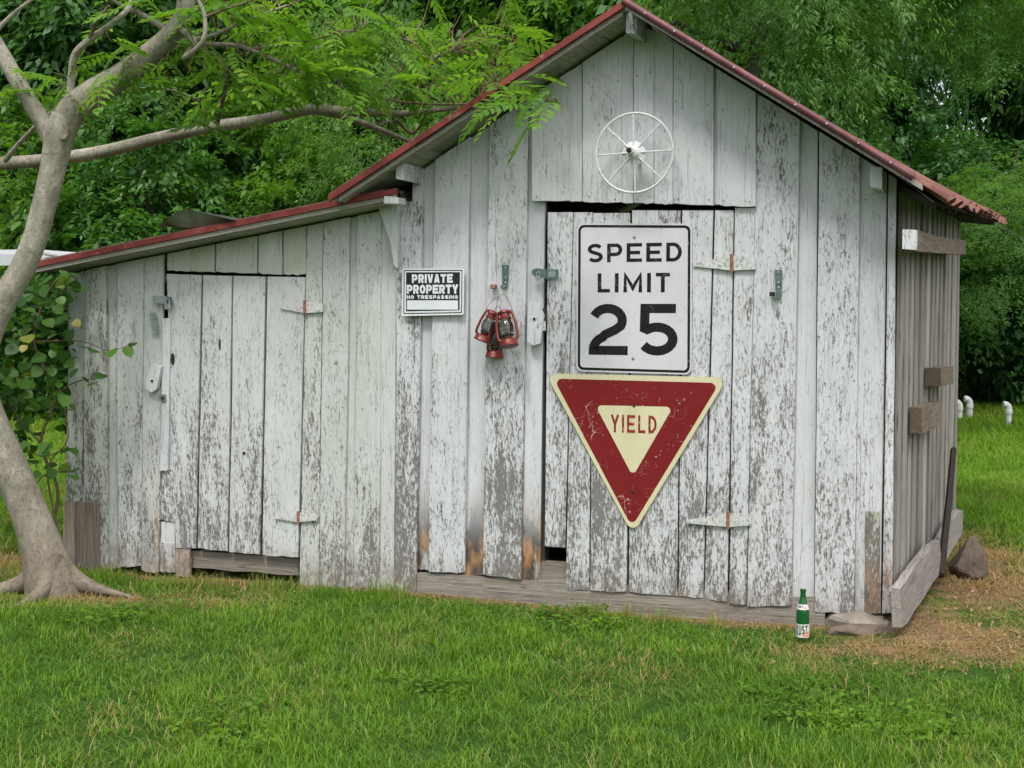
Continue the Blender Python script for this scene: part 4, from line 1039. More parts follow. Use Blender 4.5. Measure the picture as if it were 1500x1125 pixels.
# ------------------------------------------------------------------ hurricane lanterns
def m_glass():
    n = NT('lantern_globe_glass'); q = n.n('BsdfPrincipled'); q.inputs['Base Color'].default_value = (.36, .36, .34, 1)
    q.inputs['Roughness'].default_value = .10; q.inputs['Transmission Weight'].default_value = 1; q.inputs['IOR'].default_value = 1.45
    n.l(q.outputs[0], n.out.inputs[0]); return n.m
M['glass'] = m_glass()
def lantern(label, ut, vt, ub, vb, off, tilt_in=0.0, yaw=0.):
    """ut, vt: middle of the cap; ub, vb: middle of the tank foot"""
    a = FR.tz(ut, vt, off); b = FR.tz(ub, vb, off); H = math.hypot(a[0] - b[0], a[1] - b[1]); lean = math.atan2(a[0] - b[0], a[1] - b[1])
    base = FR.P(ub, vb, off); e = empty('lantern', base, 0, label=label, cat='lantern', group='red lanterns hung together')
    e.rotation_euler = (Matrix.Rotation(FR.rot, 4, 'Z') @ Matrix.Rotation(lean, 4, 'Y') @ Matrix.Rotation(tilt_in, 4, 'X') @ Matrix.Rotation(yaw, 4, 'Z')).to_euler()
    s = H / .25
    P_ = lambda l: [(r * s * 1.14, z * s) for r, z in l]
    MB().lathe(P_([(.046, 0), (.053, .003), (.053, .010), (.050, .014), (.048, .034), (.040, .046), (.030, .050), (.020, .052)]), 24).build('tank', M['lantern'], e)
    MB().lathe(P_([(.022, .052), (.026, .062), (.026, .068), (.034, .072), (.034, .076), (.02, .080), (.012, .088), (0, .09)]), 20).build('burner', M['soot'], e)
    MB().lathe(P_([(.025, .076), (.035, .095), (.040, .118), (.037, .145), (.029, .168), (.026, .176)]), 24, cap=False).build('globe', M['glass'], e)
    MB().lathe(P_([(.034, .176), (.035, .184), (.028, .190), (.028, .212), (.036, .216), (.033, .226), (.018, .236), (0, .238)]), 20).build('cap', M['lantern'], e)
    for sg in (-1, 1):
        pts = [(sg * .044, 0, .040), (sg * .060, 0, .052), (sg * .064, 0, .075), (sg * .060, 0, .15), (sg * .050, 0, .20), (sg * .040, 0, .224), (sg * .015, 0, .226)]
        MB().tube([tuple(c * s for c in p_) for p_ in pts], .0092 * s, 8).build('side_tube', M['lantern'], e)
    g_ = MB()
    for z, r in ((.100, .041), (.140, .042)):
        g_.tube([(r * s * math.cos(q), r * s * math.sin(q), z * s) for q in np.linspace(0, 2 * math.pi, 21)], .0013 * s, 5, False)
    for q in (.7, 2.4, 3.9, 5.5):
        g_.tube([(.034 * s * math.cos(q), .034 * s * math.sin(q), .076 * s), (.043 * s * math.cos(q), .043 * s * math.sin(q), .12 * s), (.034 * s * math.cos(q), .034 * s * math.sin(q), .176 * s)], .0013 * s, 5)
    g_.build('wire_guard', M['wire'], e)
    hp = [(sg_ * s, 0, z * s) for sg_, z in ((-.053, .19), (-.052, .245), (-.030, .315), (0, .34), (.030, .315), (.050, .235), (.053, .19))]
    MB().tube(hp, .0016 * s, 5).build('handle', M['wire'], e)
lantern('red lantern tilted to the left, leftmost of the three', 722, 452, 705, 500, .105, -.12, .5)
lantern('red lantern hanging lowest, behind the other two', 728, 468, 724, 524, .058, 0, 1.1)
lantern('red lantern in front with blackened globe, rightmost of the three', 734, 450, 746, 508, .135, -.20, .2)

# ------------------------------------------------------------------ bottle
def m_bottle():
    n = NT('green_bottle_glass'); q = n.n('BsdfPrincipled'); q.inputs['Base Color'].default_value = (.012, .13, .035, 1)
    q.inputs['Roughness'].default_value = .08; q.inputs['Transmission Weight'].default_value = .35; q.inputs['Specular IOR Level'].default_value = .6
    n.l(q.outputs[0], n.out.inputs[0]); return n.m
M['bottle'] = m_bottle()
bp = at(1175.5, 934, 6.03); bz = bp[2]; s = 306 / 1.0
px = lambda k: k / 315.
e = empty('bottle', (bp[0], bp[1], bz), FR.rot, label='green glass soda bottle with white labels standing in front of the sill', cat='bottle')
prof = [(8.5, 0), (9.5, 1.5), (9.7, 20), (9.6, 36), (9.0, 42), (7.6, 48), (5.7, 54), (4.5, 60), (4.0, 66), (3.9, 69), (4.6, 69.5), (4.6, 72.5), (3.9, 73)]
MB().lathe([(px(r), px(z)) for r, z in prof], 28).build('glass_body', M['bottle'], e)
def wrap(z0, z1, r0, r1, a0, a1, mat, name, dr=.0008):
    V = []; n = 18
    for z, r in ((z0, r0), (z1, r1)):
        for i in range(n + 1):
            a = R(a0 + (a1 - a0) * i / n); V.append(((px(r) + dr) * math.sin(a), -(px(r) + dr) * math.cos(a), px(z)))
    return MB().add(V, [(i, i + 1, n + 2 + i, n + 1 + i) for i in range(n)], True).build(name, mat, e)
wrap(2, 22, 9.7, 9.7, -86, 86, M['sign_edge'], 'label'); wrap(43.5, 51, 8.7, 6.7, -86, 86, M['sign_edge'], 'neck_label')
M['salmon'] = m_simple('salmon_print', (.62, .26, .20), (.70, .36, .28), .5, 0, 30); M['dkgreen'] = m_simple('dark_green_print', (.01, .07, .03), (.02, .10, .05), .5, 0, 30); M['blue'] = m_simple('blue_print', (.02, .04, .16), (.04, .08, .22), .5, 0, 30)
wrap(3.0, 10.5, 9.7, 9.7, 5, 72, M['salmon'], 'label_patch', .0014); wrap(45.2, 47.6, 8.3, 7.6, 8, 50, M['salmon'], 'label_patch', .0014)
def wraptext(sx, x0, x1, y0, y1, r, mat, slant=0):
    mb = MB(); ws = [.2 if c == 'I' else .7 for c in sx]; tot = sum(ws) + .18 * (len(sx) - 1); x = 0
    for c, wi in zip(sx, ws):
        for path in glyph(c, wi, .2):
            V, Fs = thick(path, .22)
            W_ = []
            for p in V:
                f = (x + p.x) / tot; y = y0 + (y1 - y0) * p.y * (1 - .35 * f) + (y1 - y0) * .35 * f; a = R(x0 + (x1 - x0) * f)
                W_.append(((px(r) + .0018) * math.sin(a), -(px(r) + .0018) * math.cos(a), px(y)))
            mb.add(W_, Fs)
        x += wi + .18
    return mb.build('lettering', mat, e)
wraptext('KUST', -54, 52, 3.5, 20.5, 9.7, M['dkgreen']); wraptext('NEW', -50, 10, 45, 50, 7.9, M['blue']) if False else wraptext('IVI', -50, 5, 45, 50, 7.9, M['blue'])

# ------------------------------------------------------------------ foliage builders
def leaf_quads(P_, D, Nn, L, W, fold=.12):
    """arrays: position, direction, normal, length, width -> two-triangle folded diamond leaves"""
    D = D / (np.linalg.norm(D, axis=1)[:, None] + 1e-9); S_ = np.cross(D, Nn); S_ /= (np.linalg.norm(S_, axis=1)[:, None] + 1e-9); Nn = np.cross(S_, D)
    L = L[:, None]; W = W[:, None]
    b = P_; tip = P_ + D * L - Nn * L * .12; m = P_ + D * L * .45
    l = m + S_ * W * .5 + Nn * W * fold; r = m - S_ * W * .5 + Nn * W * fold
    V = np.stack([b, l, tip, r], 1).reshape(-1, 3); n = len(P_); i = np.arange(n) * 4
    return V, np.stack([i, i + 1, i + 2, i + 3], 1)
def unit(v): return v / (np.linalg.norm(v, axis=1)[:, None] + 1e-9)
def crown_data(seed, rad, nspray, per, L, W, spread=.5, droop=.35, shell=.35, narrow=False, lumps=.35, low=0.):
    r = np.random.default_rng(seed); rad = np.array(rad)
    d = unit(r.normal(size=(nspray, 3))); d[:, 2] = np.abs(d[:, 2]) * np.where(r.random(nspray) < .62, 1, -1)
    f = (shell + (1 - shell) * r.random(nspray)) ** .7
    ks = r.normal(size=(5, 3)) * 2.3; ph = r.uniform(0, 6.28, 5)
    lump = 1 + lumps * np.sin(d @ ks.T + ph).sum(1) / 2.2
    c = d * f[:, None] * rad * lump[:, None]
    # drop the sprays that fall in a few hollows, so the crown has dark gaps
    hol = np.sin((c / rad) @ (r.normal(size=(3, 3)) * 4.2).T + r.uniform(0, 6, 3)).sum(1); c = c[hol < 1.45]; d = d[hol < 1.45]; n = len(c)
    out = unit(d * np.array([1, 1, .35]) + r.normal(size=(n, 3)) * .35); out[:, 2] -= droop * .6; out = unit(out)
    side = unit(np.cross(out, np.array([0, 0, 1.]))); up = np.cross(side, out)
    ln = spread * r.uniform(.6, 1.5, n)
    C_ = np.repeat(c, per, 0); O_ = np.repeat(out, per, 0); S_ = np.repeat(side, per, 0); U_ = np.repeat(up, per, 0); Ln_ = np.repeat(ln, per)
    m = len(C_); t = r.random(m); sg = r.choice([-1, 1], m); wd = r.random(m) ** .7 * (1 - t * .65) * .55
    P_ = C_ + O_ * ((t - .35) * Ln_)[:, None] + S_ * (sg * wd * Ln_)[:, None] + np.array([0, 0, -1.]) * ((t ** 2) * droop * Ln_ + wd ** 2 * Ln_ * .5)[:, None] + U_ * (r.normal(size=m) * .09 * Ln_)[:, None]
    D = O_ * .8 + S_ * (sg * r.uniform(.3, 1.1, m))[:, None] + r.normal(size=(m, 3)) * .28; D[:, 2] -= droop * r.uniform(.1, 1.1, m)
    Nn = U_ + r.normal(size=(m, 3)) * .38
    k = r.uniform(.65, 1.25, m)
    V, Fq = leaf_quads(P_, D, Nn, L * k, W * k)
    tn = np.repeat(np.clip(np.repeat(r.random(n), per) * .55 + r.random(m) * .3 + .15 * t, 0, 1), 4)
    return V, Fq, tn
def mk_mesh(name, V, Fq, tn, mat):
    o = mesh_np(name, V, Fq, mat, attrs={'tint': tn}); me = o.data; bpy.data.objects.remove(o); return me
def limb_mb(seed, h, r0, bend=.3, crown_r=1.5, nl=6, base_z=0):
    r = random.Random(seed); mb = MB(); bx, by = r.uniform(-bend, bend), r.uniform(-bend, bend)
    P_ = lambda k: (bx * k * k + .08 * math.sin(k * 7 + seed), by * k * k + .08 * math.cos(k * 6 + seed), base_z + h * k)
    mb.tube([P_(k) for k in np.linspace(0, 1, 9)], [r0 * (1.3 if k == 0 else 1 - .75 * k) for k in np.linspace(0, 1, 9)], 8)
    for i in range(nl):
        k = .35 + .6 * i / nl; p = Vector(P_(k)); a = r.uniform(0, 6.28); ln = crown_r * r.uniform(.5, .95)
        pts = [p + Vector((math.cos(a) * ln * q + r.uniform(-.06, .06), math.sin(a) * ln * q + r.uniform(-.06, .06), ln * (.55 * q - .25 * q * q))) for q in (0, .3, .6, 1)]
        rr_ = r0 * (1 - .7 * k) * .55; mb.tube(pts, [rr_, rr_ * .75, rr_ * .5, rr_ * .2], 6)
    return mb
kinds = {}
def crown_kind(name, mat, **k): kinds[name] = (mk_mesh('crown', *crown_data(**k), mat), k['rad'])
crown_kind('broadA', M['leafA'], seed=1, rad=(1, .8, 1.15), nspray=520, per=80, L=.062, W=.032, spread=.28)
crown_kind('broadB', M['leafD'], seed=2, rad=(1, .8, 1.1), nspray=520, per=80, L=.060, W=.032, spread=.28, lumps=.45)
crown_kind('bright', M['leafB'], seed=3, rad=(1, .8, 1.0), nspray=480, per=76, L=.066, W=.036, spread=.28, lumps=.4)
crown_kind('narrow', M['leafC'], seed=4, rad=(1, .8, .9), nspray=760, per=110, L=.034, W=.0095, spread=.24, droop=.35, lumps=.45)
crown_kind('narrowB', M['leafC'], seed=5, rad=(1, .8, 1.0), nspray=600, per=100, L=.036, W=.011, spread=.26, droop=.35, lumps=.45)
trunk_me = []
for i in range(4):
    o = limb_mb(i + 3, 1.0, .030, .08, .22, 7).build('trunk', M['darkbark']); trunk_me.append(o.data); bpy.data.objects.remove(o)
def tree(name, label, cat, group, x, y, h, cw, kind, cz=None, ch=None, rz=None, dx=0):
    """h: total height; cw: crown half width; crown centre height cz, half height ch"""
    e = empty(name, (x, y, float(gz(x, y)) - .05), 0, label=label, cat=cat, group=group)
    me, rad = kinds[kind]; cz = cz if cz is not None else h * .6; ch = ch if ch is not None else h * .45
    c = bpy.data.objects.new('crown', me); C.objects.link(c); c.parent = e; c.location = (dx, 0, cz); c.scale = (cw / rad[0], cw / rad[1] * .95, ch / rad[2]); c.rotation_euler = (0, 0, rnd.uniform(0, 6.28) if rz is None else rz)
    if dx:
        P_ = [(0, 0, 0), (dx * .08, .05, cz * .45), (dx * .4, 0, cz * .8), (dx * .8, .05, cz), (dx * 1.05, 0, cz + ch * .4)]
        MB().tube(P_, [.13, .10, .07, .05, .02], 8).build('trunk', M['darkbark'], e); return e
    t = bpy.data.objects.new('trunk', trunk_me[rnd.randrange(4)]); C.objects.link(t); t.parent = e; sc = h * .92; t.scale = (sc * .75, sc * .75, sc); t.rotation_euler = (0, 0, rnd.uniform(0, 6.28))
    return e
# understorey row at the edge of the lawn (left to right), then taller trees behind in three rows
# label parts are built from what sets each apart: place along the roof line and look
L1 = 'shrubs and low trees along the lawn edge'; L2 = 'tall trees of the wood'; L3 = 'trees deep in the wood'
under = [(-8.6, 17.5, 3.8, 1.5, 'broadA', 'dark green bush at the far left edge, behind the trunk'), (-6.6, 18.6, 4.4, 1.7, 'bright', 'bright green bush behind the round leaved vine'), (-4.9, 17.2, 4.0, 1.5, 'broadA', 'leafy bush behind the low end of the lean-to roof'),
         (-3.2, 18.3, 4.4, 1.6, 'bright', 'glossy bush above the loose tin sheet'), (-1.7, 16.8, 4.9, 1.6, 'narrowB', 'feathery bush above the middle of the lean-to roof'), (-.1, 19, 4.6, 1.7, 'narrowB', 'feathery bush in the angle of the two roofs'),
         (1.8, 19, 4.2, 1.7, 'broadA', 'bush hidden behind the main roof'), (3.7, 19.5, 4.2, 1.7, 'broadB', 'dark bush behind the right roof slope'), (5.6, 19.6, 4.2, 1.5, 'broadB', 'dark bush right behind the far wall corner'),
         (7.4, 20.4, 4.4, 1.7, 'broadB', 'dark bush above the lone vent pipe'), (9.3, 21, 4.6, 1.8, 'broadB', 'dark bush at the right edge of the lawn')]
for (x, y, h, cw, kd, lb) in under: tree('bush', lb, 'bush', L1, x, y, h, cw, kd, cz=h * .48, ch=h * .52)
mid = [(-9.6, 22.5, 9.5, 2.6, 'broadB', 'dark tree at the left edge above the forked limb'), (-7.0, 21.5, 9.0, 2.3, 'broadB', 'dark tree behind the forked trunk'), (-6.0, 23, 9.6, 1.7, 'broadA', 'dark tree behind the long bare branch'),
       (-2.0, 21.8, 8.4, 1.7, 'broadA', 'deep green tree left of the gable'), (-.3, 22.8, 9.8, 2.4, 'bright', 'bright green tree left of the roof peak'), (1.7, 21.2, 9.4, 2.2, 'bright', 'yellow green tree right behind the roof peak'),
       (3.9, 22.6, 9.6, 2.5, 'broadB', 'dark tree above the right roof slope'), (5.9, 22.4, 9.2, 1.6, 'broadB', 'dark tree above the ragged eave'), (9.6, 23.4, 10, 1.8, 'broadA', 'dark tree at the right edge'), (11.2, 23, 9.6, 2.6, 'broadA', 'dark tree outermost on the right')]
for (x, y, h, cw, kd, lb) in mid: tree('tree', lb, 'tree', L2, x, y, h, cw, kd, cz=h * .60, ch=h * .46)
ng = 0
for j, (yy, hh, st_) in enumerate(((27.5, 12, 2.9), (33, 14, 3.4))):
    for i in range(9):
        x = -13.5 + i * st_ * 1.05 + rnd.uniform(-.5, .5) + j
        if (j, i) in ((0, 3), (0, 7), (1, 2), (1, 3), (1, 6), (1, 7)): continue
        if (j, i) == (0, 8): x += 1.2
        e = tree('tree', ('tall tree of the second row, ' if j == 0 else 'tallest tree of the last row, ') + ('outermost at the far left', 'second from the far left', 'behind the forked limb', 'behind the long bare branch', 'left of the roof peak', 'behind the roof peak', 'above the right roof slope', 'above the ragged eave', 'outermost at the far right')[i], 'tree', L3, x, yy + rnd.uniform(-1, 1), hh * rnd.uniform(.9, 1.1), 2.6 + .5 * j, ('broadB', 'broadA')[i % 2], cz=hh * .55, ch=hh * .50)
# nearer fine leaved trees whose sprays hang over the right roof slope
tree('fine_leaved_tree', 'fine leaved tree arching over the right roof slope', 'tree', None, 2.9, 14.0, 7.8, 1.75, 'narrow', cz=5.5, ch=2.1)
tree('fine_leaved_tree', 'pale fine leaved tree at the upper right corner', 'tree', None, 7.9, 13.6, 7.8, 1.25, 'narrow', cz=4.95, ch=.95, dx=-2.95)
tree('fine_leaved_tree', 'fine leaved tree whose low sprays hang beside the ragged eave', 'tree', None, 9.4, 17.6, 7.0, 1.35, 'narrowB', cz=2.35, ch=1.0, dx=-2.8)

# the thick wood beyond as one mass
Vs, Fs_, Ts = [], [], []; off = 0
for i in range(7):
    V, Fq, tn = crown_data(seed=60 + i, rad=(5, 2.5, 7.0), nspray=300, per=30, L=.40, W=.22, spread=1.1, lumps=.3)
    V = V + np.array([-19 + i * 6.3, 41 + rnd.uniform(-1.5, 1.5), 6.5]); V[:, 2] = np.abs(V[:, 2]); cen = V.reshape(-1, 4, 3).mean(1); q_ = cen[:, 0] / cen[:, 1]; gap = ((np.abs(q_ - .35) < .035) | (np.abs(q_ + .19) < .03) | (np.abs(q_ + .33) < .02)) & (cen[:, 2] > 6) & (nr.random(len(q_)) < .8)
    keep_ = ~gap; V = V.reshape(-1, 4, 3)[keep_].reshape(-1, 3); tn = tn.reshape(-1, 4)[keep_].ravel(); Fq = np.arange(len(V)).reshape(-1, 4)
    Vs.append(V); Fs_.append(Fq + off); Ts.append(tn); off += len(V)
wood = mesh_np('far_wood', np.concatenate(Vs), np.concatenate(Fs_), M['leafD'], attrs={'tint': np.concatenate(Ts)}); tag(wood, 'dark far wood closing the view behind all the trees', 'wood', kind='stuff')

# ------------------------------------------------------------------ the near tree at left
TY = 7.0
def spath(pts, n=6):
    """smooth path through (u, v, Y, rpx) control points"""
    A_ = [np.append(at(u, v, y), r * y / F) for u, v, y, r in pts]; A_ = [A_[0] * 2 - A_[1]] + A_ + [A_[-1] * 2 - A_[-2]]; out = []
    for i in range(1, len(A_) - 2):
        for k in range(n):
            t = k / n; p0, p1, p2, p3 = A_[i - 1:i + 3]
            out.append(.5 * ((2 * p1) + (-p0 + p2) * t + (2 * p0 - 5 * p1 + 4 * p2 - p3) * t * t + (-p0 + 3 * p1 - 3 * p2 + p3) * t ** 3))
    out.append(A_[-2]); return np.array(out)
tb = at(62, 866, TY); tb[2] = 0; TO = tb
ntree = empty('mimosa_tree', TO, 0, label='smooth barked tree with feathery bright leaves at left in front of the lean-to', cat='tree')
def tubeobj(paths, name, mat, n=12, org=TO, parent=ntree, flare=False):
    mb = MB()
    for P_ in paths:
        pts = P_[:, :3] - org; rad = np.maximum(P_[:, 3], .0015)
        mb.tube(list(pts), list(rad), n)
    return mb.build(name, mat, parent)
trunk = spath([(84, 892, TY, 48), (76, 852, TY, 40), (59, 795, TY, 30), (34, 729, TY, 26), (2, 660, TY, 27), (-20, 610, TY, 26.5), (-30, 570, TY, 25), (-29, 525, TY, 23), (-14, 478, TY, 21), (8, 435, TY, 19), (33, 393, TY, 18), (51, 350, TY, 17.5), (65, 300, TY, 17.5), (78, 245, TY, 18.5), (87, 200, TY, 21), (97, 170, TY, 21)], 5)
roots = [spath([(72, 815, TY, 20), (104, 846, TY, 16), (134, 860, TY - .04, 10), (165, 868, TY - .06, 5), (195, 875, TY - .08, 2)]), spath([(66, 825, TY, 24), (38, 852, TY, 15), (0, 864, TY, 10), (-50, 873, TY, 7)]),
         spath([(72, 815, TY - .04, 22), (66, 858, TY - .12, 13), (42, 882, TY - .24, 8), (14, 893, TY - .34, 5), (-25, 905, TY - .42, 3)])]
tubeobj([trunk] + roots, 'trunk', M['bark'], 20)
limbR = spath([(88, 205, TY, 17), (104, 165, TY, 21), (135, 138, TY, 20), (180, 110, TY, 18), (222, 78, TY, 16.5), (252, 50, TY - .05, 15), (272, 15, TY - .1, 14), (268, -40, TY - .1, 13), (262, -120, TY, 11), (280, -220, TY, 8)])
limbL = spath([(80, 215, TY, 13), (62, 178, TY, 13), (38, 140, TY, 12), (12, 95, TY, 11.5), (-14, 50, TY, 11), (-45, -10, TY, 10), (-60, -120, TY, 7)])
tubeobj([limbR], 'limb', M['bark'], 14); tubeobj([limbL], 'limb', M['bark'], 14)
MBk = MB(); c0 = at(99, 196, TY) - TO + np.array([0, -.066, 0]); MBk.lathe([(.030, 0), (.026, .008), (.012, .003), (0, -.004)], 12, Matrix.Translation(tuple(map(float, c0))) @ RX @ Matrix.Scale(1.5, 4, (0, 1, 0))).build('knot', M['brown'], ntree)
subs = {
    'longbr': [(-60, 248, 7.9, 10), (0, 240, 7.9, 9.5), (70, 234, 7.9, 9), (150, 222, 7.85, 9), (230, 203, 7.8, 9), (310, 186, 7.7, 8.5), (380, 176, 7.6, 8), (430, 165, 7.55, 7.5), (465, 160, 7.5, 7.5), (520, 164, 7.4, 6), (590, 166, 7.4, 4.5), (650, 160, 7.4, 3.5), (705, 155, 7.4, 2.0)],
    'fork2': [(462, 162, 7.5, 5.5), (500, 170, 7.5, 5), (550, 187, 7.55, 4), (606, 210, 7.7, 2.6)],
    'b1': [(102, 150, TY, 6), (105, 110, TY - .03, 5.5), (110, 80, TY - .06, 5.5), (132, 58, TY - .1, 5), (160, 38, TY - .1, 4.5), (186, 15, TY - .1, 4), (196, -10, TY, 3)],
    'b2': [(130, 60, TY - .1, 3), (140, 35, TY - .15, 2.5), (160, 8, TY - .2, 2)],
    'b3': [(262, 40, TY - .1, 5), (285, 62, TY - .25, 4.5), (270, 85, TY - .3, 4), (297, 60, TY - .4, 3.5), (300, 25, TY - .4, 3), (288, -5, TY - .4, 2.5)],
    'b4': [(266, 60, TY - .1, 4), (310, 52, TY - .1, 3), (360, 30, TY - .1, 2.4), (420, 8, TY - .1, 1.8)],
    'b5': [(240, 40, TY, 5), (205, 20, TY, 4), (186, 12, TY, 3.5), (165, 0, TY, 2)],
    'b6': [(270, 65, TY - .1, 4), (340, 66, TY - .1, 3.5), (370, 74, TY - .1, 3.4), (420, 96, TY - .1, 3), (470, 120, TY - .1, 2.5), (512, 130, TY - .1, 2)],
    'b7': [(365, 73, TY - .1, 2.6), (400, 68, TY - .1, 3), (450, 60, TY - .1, 2)],
    'b8': [(545, 138, 7.2, 1.6), (580, 148, 7.1, 1.8), (640, 153, 7.0, 1.6), (720, 150, 6.6, 1.4), (770, 146, 6.25, 1.2), (815, 147, 6.2, .9)],
    'b9': [(512, 130, TY - .1, 1.8), (545, 138, 7.0, 1.6), (570, 120, 7.0, 1.2), (600, 90, 7.0, 1.0)],
    'b10': [(7, 236, 7.8, 4), (30, 208, 7.7, 3.5), (75, 165, 7.5, 3), (120, 140, 7.4, 2.6), (190, 130, 7.4, 2), (250, 132, 7.4, 1.8), (295, 148, 7.4, 1.4)],
    'b11': [(337, 85, 7.3, 3.5), (332, 120, 7.35, 3.2), (324, 160, 7.5, 3.0), (318, 182, 7.6, 3.0)],
    'b12': [(580, 175, 7.5, 2.6), (605, 195, 7.55, 2.2), (625, 165, 7.5, 2), (628, 140, 7.5, 1.6), (600, 130, 7.5, 1.2)],
    'b13': [(300, 25, TY - .4, 2), (340, 10, TY - .4, 1.6), (400, -10, TY - .4, 1.2)],
    'b14': [(450, 60, TY - .1, 1.6), (520, 45, 7.0, 1.5), (600, 60, 7.0, 1.4), (630, 85, 7.0, 1.2), (660, 75, 7.0, .9)],
    'b15': [(-20, 60, 7.1, 4), (20, 20, 7.1, 3), (60, -10, 7.1, 2)],
}
allp = []
for k, v_ in subs.items():
    P_ = spath(v_); allp.append(P_); tubeobj([P_], 'branch', M['bark'] if v_[0][3] > 3.6 else M['twig'], 14 if v_[0][3] > 6 else 8)
BP = np.concatenate(allp + [limbR, limbL])
# fronds: one leaf shape shared by many objects; each hangs on a twig from the nearest branch
def frond_mesh(seed, L=.24, npairs=9, lw=.030, ll=.092):
    r = np.random.default_rng(seed); P_, D, Nn, Ls, Ws = [], [], [], [], []
    pts = [np.array([0, L * k, -.10 * L * k * k * 3]) for k in np.linspace(0, 1, npairs + 2)]
    for i in range(1, npairs + 2):
        sc = math.sin(math.pi * (.16 + .74 * i / (npairs + 1))) ** .7
        for sg in (-1, 1):
            P_.append(pts[i]); D.append([sg * 1, .55 + .25 * i / npairs, -.18 + r.normal() * .08]); Nn.append([sg * .15, 0, 1]); Ls.append(ll * sc * r.uniform(.85, 1.1)); Ws.append(lw * r.uniform(.85, 1.15))
    P_.append(pts[-1]); D.append([0, 1, -.3]); Nn.append([0, 0, 1]); Ls.append(ll * .6); Ws.append(lw)
    V, Fq = leaf_quads(np.array(P_), np.array(D, float), np.array(Nn, float), np.array(Ls), np.array(Ws), .06)
    nv = len(V); st = []; q = []
    for i, p in enumerate(pts):
        for dx, dz in ((-.0014, 0), (.0014, 0), (0, -.002)): st.append(p + np.array([dx, 0, dz]))
    for i in range(len(pts) - 1):
        for k in range(3): a = nv + i * 3 + k; b = nv + i * 3 + (k + 1) % 3; q.append([a, b, b + 3, a + 3])
    V = np.concatenate([V, np.array(st)]); Fq = np.concatenate([Fq, np.array(q)]); tn = np.concatenate([np.full(nv, r.uniform(0, .8)) + r.uniform(0, .2, nv), np.full(len(st), .9)])
    return mk_mesh('frond', V, Fq, tn, M['frond'])
fm = [frond_mesh(i, L=.20 + .02 * (i % 4), npairs=5 + i % 3) for i in range(8)]
spots = []
def scatter(n, u0, u1, v0, v1, y0, y1, cond=None):
    c = 0
    while c < n:
        u, v = rnd.uniform(u0, u1), rnd.uniform(v0, v1)
        if cond and not cond(u, v): continue
        spots.append((u, v, rnd.uniform(y0, y1))); c += 1
roofl = lambda u, v: v < 285 - (u - 495) * .659 - 6 if u > 495 else True
scatter(88, 400, 760, 35, 200, 6.7, 7.5, lambda u, v: roofl(u, v) and v < (140 if u > 520 else 122))
scatter(56, 280, 520, -10, 120, 6.6, 7.4)
scatter(14, 270, 440, 100, 180, 6.9, 7.5)
scatter(22, 130, 260, 40, 125, 6.8, 7.3)
scatter(14, 20, 110, 90, 160, 6.9, 7.3)
scatter(26, 180, 420, -60, 20, 6.6, 7.2)
scatter(20, 520, 760, -20, 60, 7.0, 7.6)
scatter(7, 700, 770, 85, 125, 6.4, 6.7)
spots += [(790, 140, 6.15), (812, 148, 6.12), (800, 158, 6.15), (770, 152, 6.2), (740, 160, 6.3), (720, 155, 6.4), (800, 132, 6.2)]
tw = MB()
for i, (u, v, y) in enumerate(spots):
    p = at(u, v, y); dd = BP[:, :3] - p; j = int(np.argmin((dd ** 2).sum(1))); q = BP[j, :3]; out = p - q; L_ = np.linalg.norm(out)
    hd = out / (L_ + 1e-6); ang = math.atan2(hd[1], hd[0]) - math.pi / 2 + rnd.uniform(-.9, .9)
    # fronds mostly spread sideways, in layers
    if rnd.random() < .6: ang = rnd.choice((-1, 1)) * math.pi / 2 + rnd.uniform(-.6, .6)
    o = bpy.data.objects.new('frond', fm[i % 8]); C.objects.link(o); o.parent = ntree
    o.location = Vector(tuple(map(float, p - TO))); o.rotation_euler = (rnd.uniform(-.75, .25), rnd.uniform(-.5, .5), ang); k = rnd.uniform(.75, 1.2); o.scale = (k, k, k)
    if L_ > .03:
        midp = (p + q) / 2 + np.array([rnd.uniform(-.03, .03), 0, rnd.uniform(0, .05)]); 
        if L_ < .9: tw.tube([q - TO, midp - TO, p - TO], [.0035, .0025, .0014], 4)
tw.build('twigs', M['twig'], ntree)['kind'] = 'stuff'
# withered seed pods and dry strands among the leaves
dd = MB()
for i in range(70):
    u, v = rnd.choice([(rnd.uniform(380, 760), rnd.uniform(20, 120)), (rnd.uniform(230, 330), rnd.uniform(10, 90)), (rnd.uniform(600, 790), rnd.uniform(10, 130))])
    if not roofl(u, v): continue
    p = at(u, v, rnd.uniform(6.9, 7.5)) - TO; a = p + np.array([rnd.uniform(-.06, .06), rnd.uniform(-.03, .03), rnd.uniform(-.12, .02)]); b = a + np.array([rnd.uniform(-.06, .06), 0, rnd.uniform(-.10, .03)])
    dd.tube([p, a, b], [.0015, .0018, .0012], 4)
dd.build('dry_stems', M['dead'], ntree)['kind'] = 'stuff'

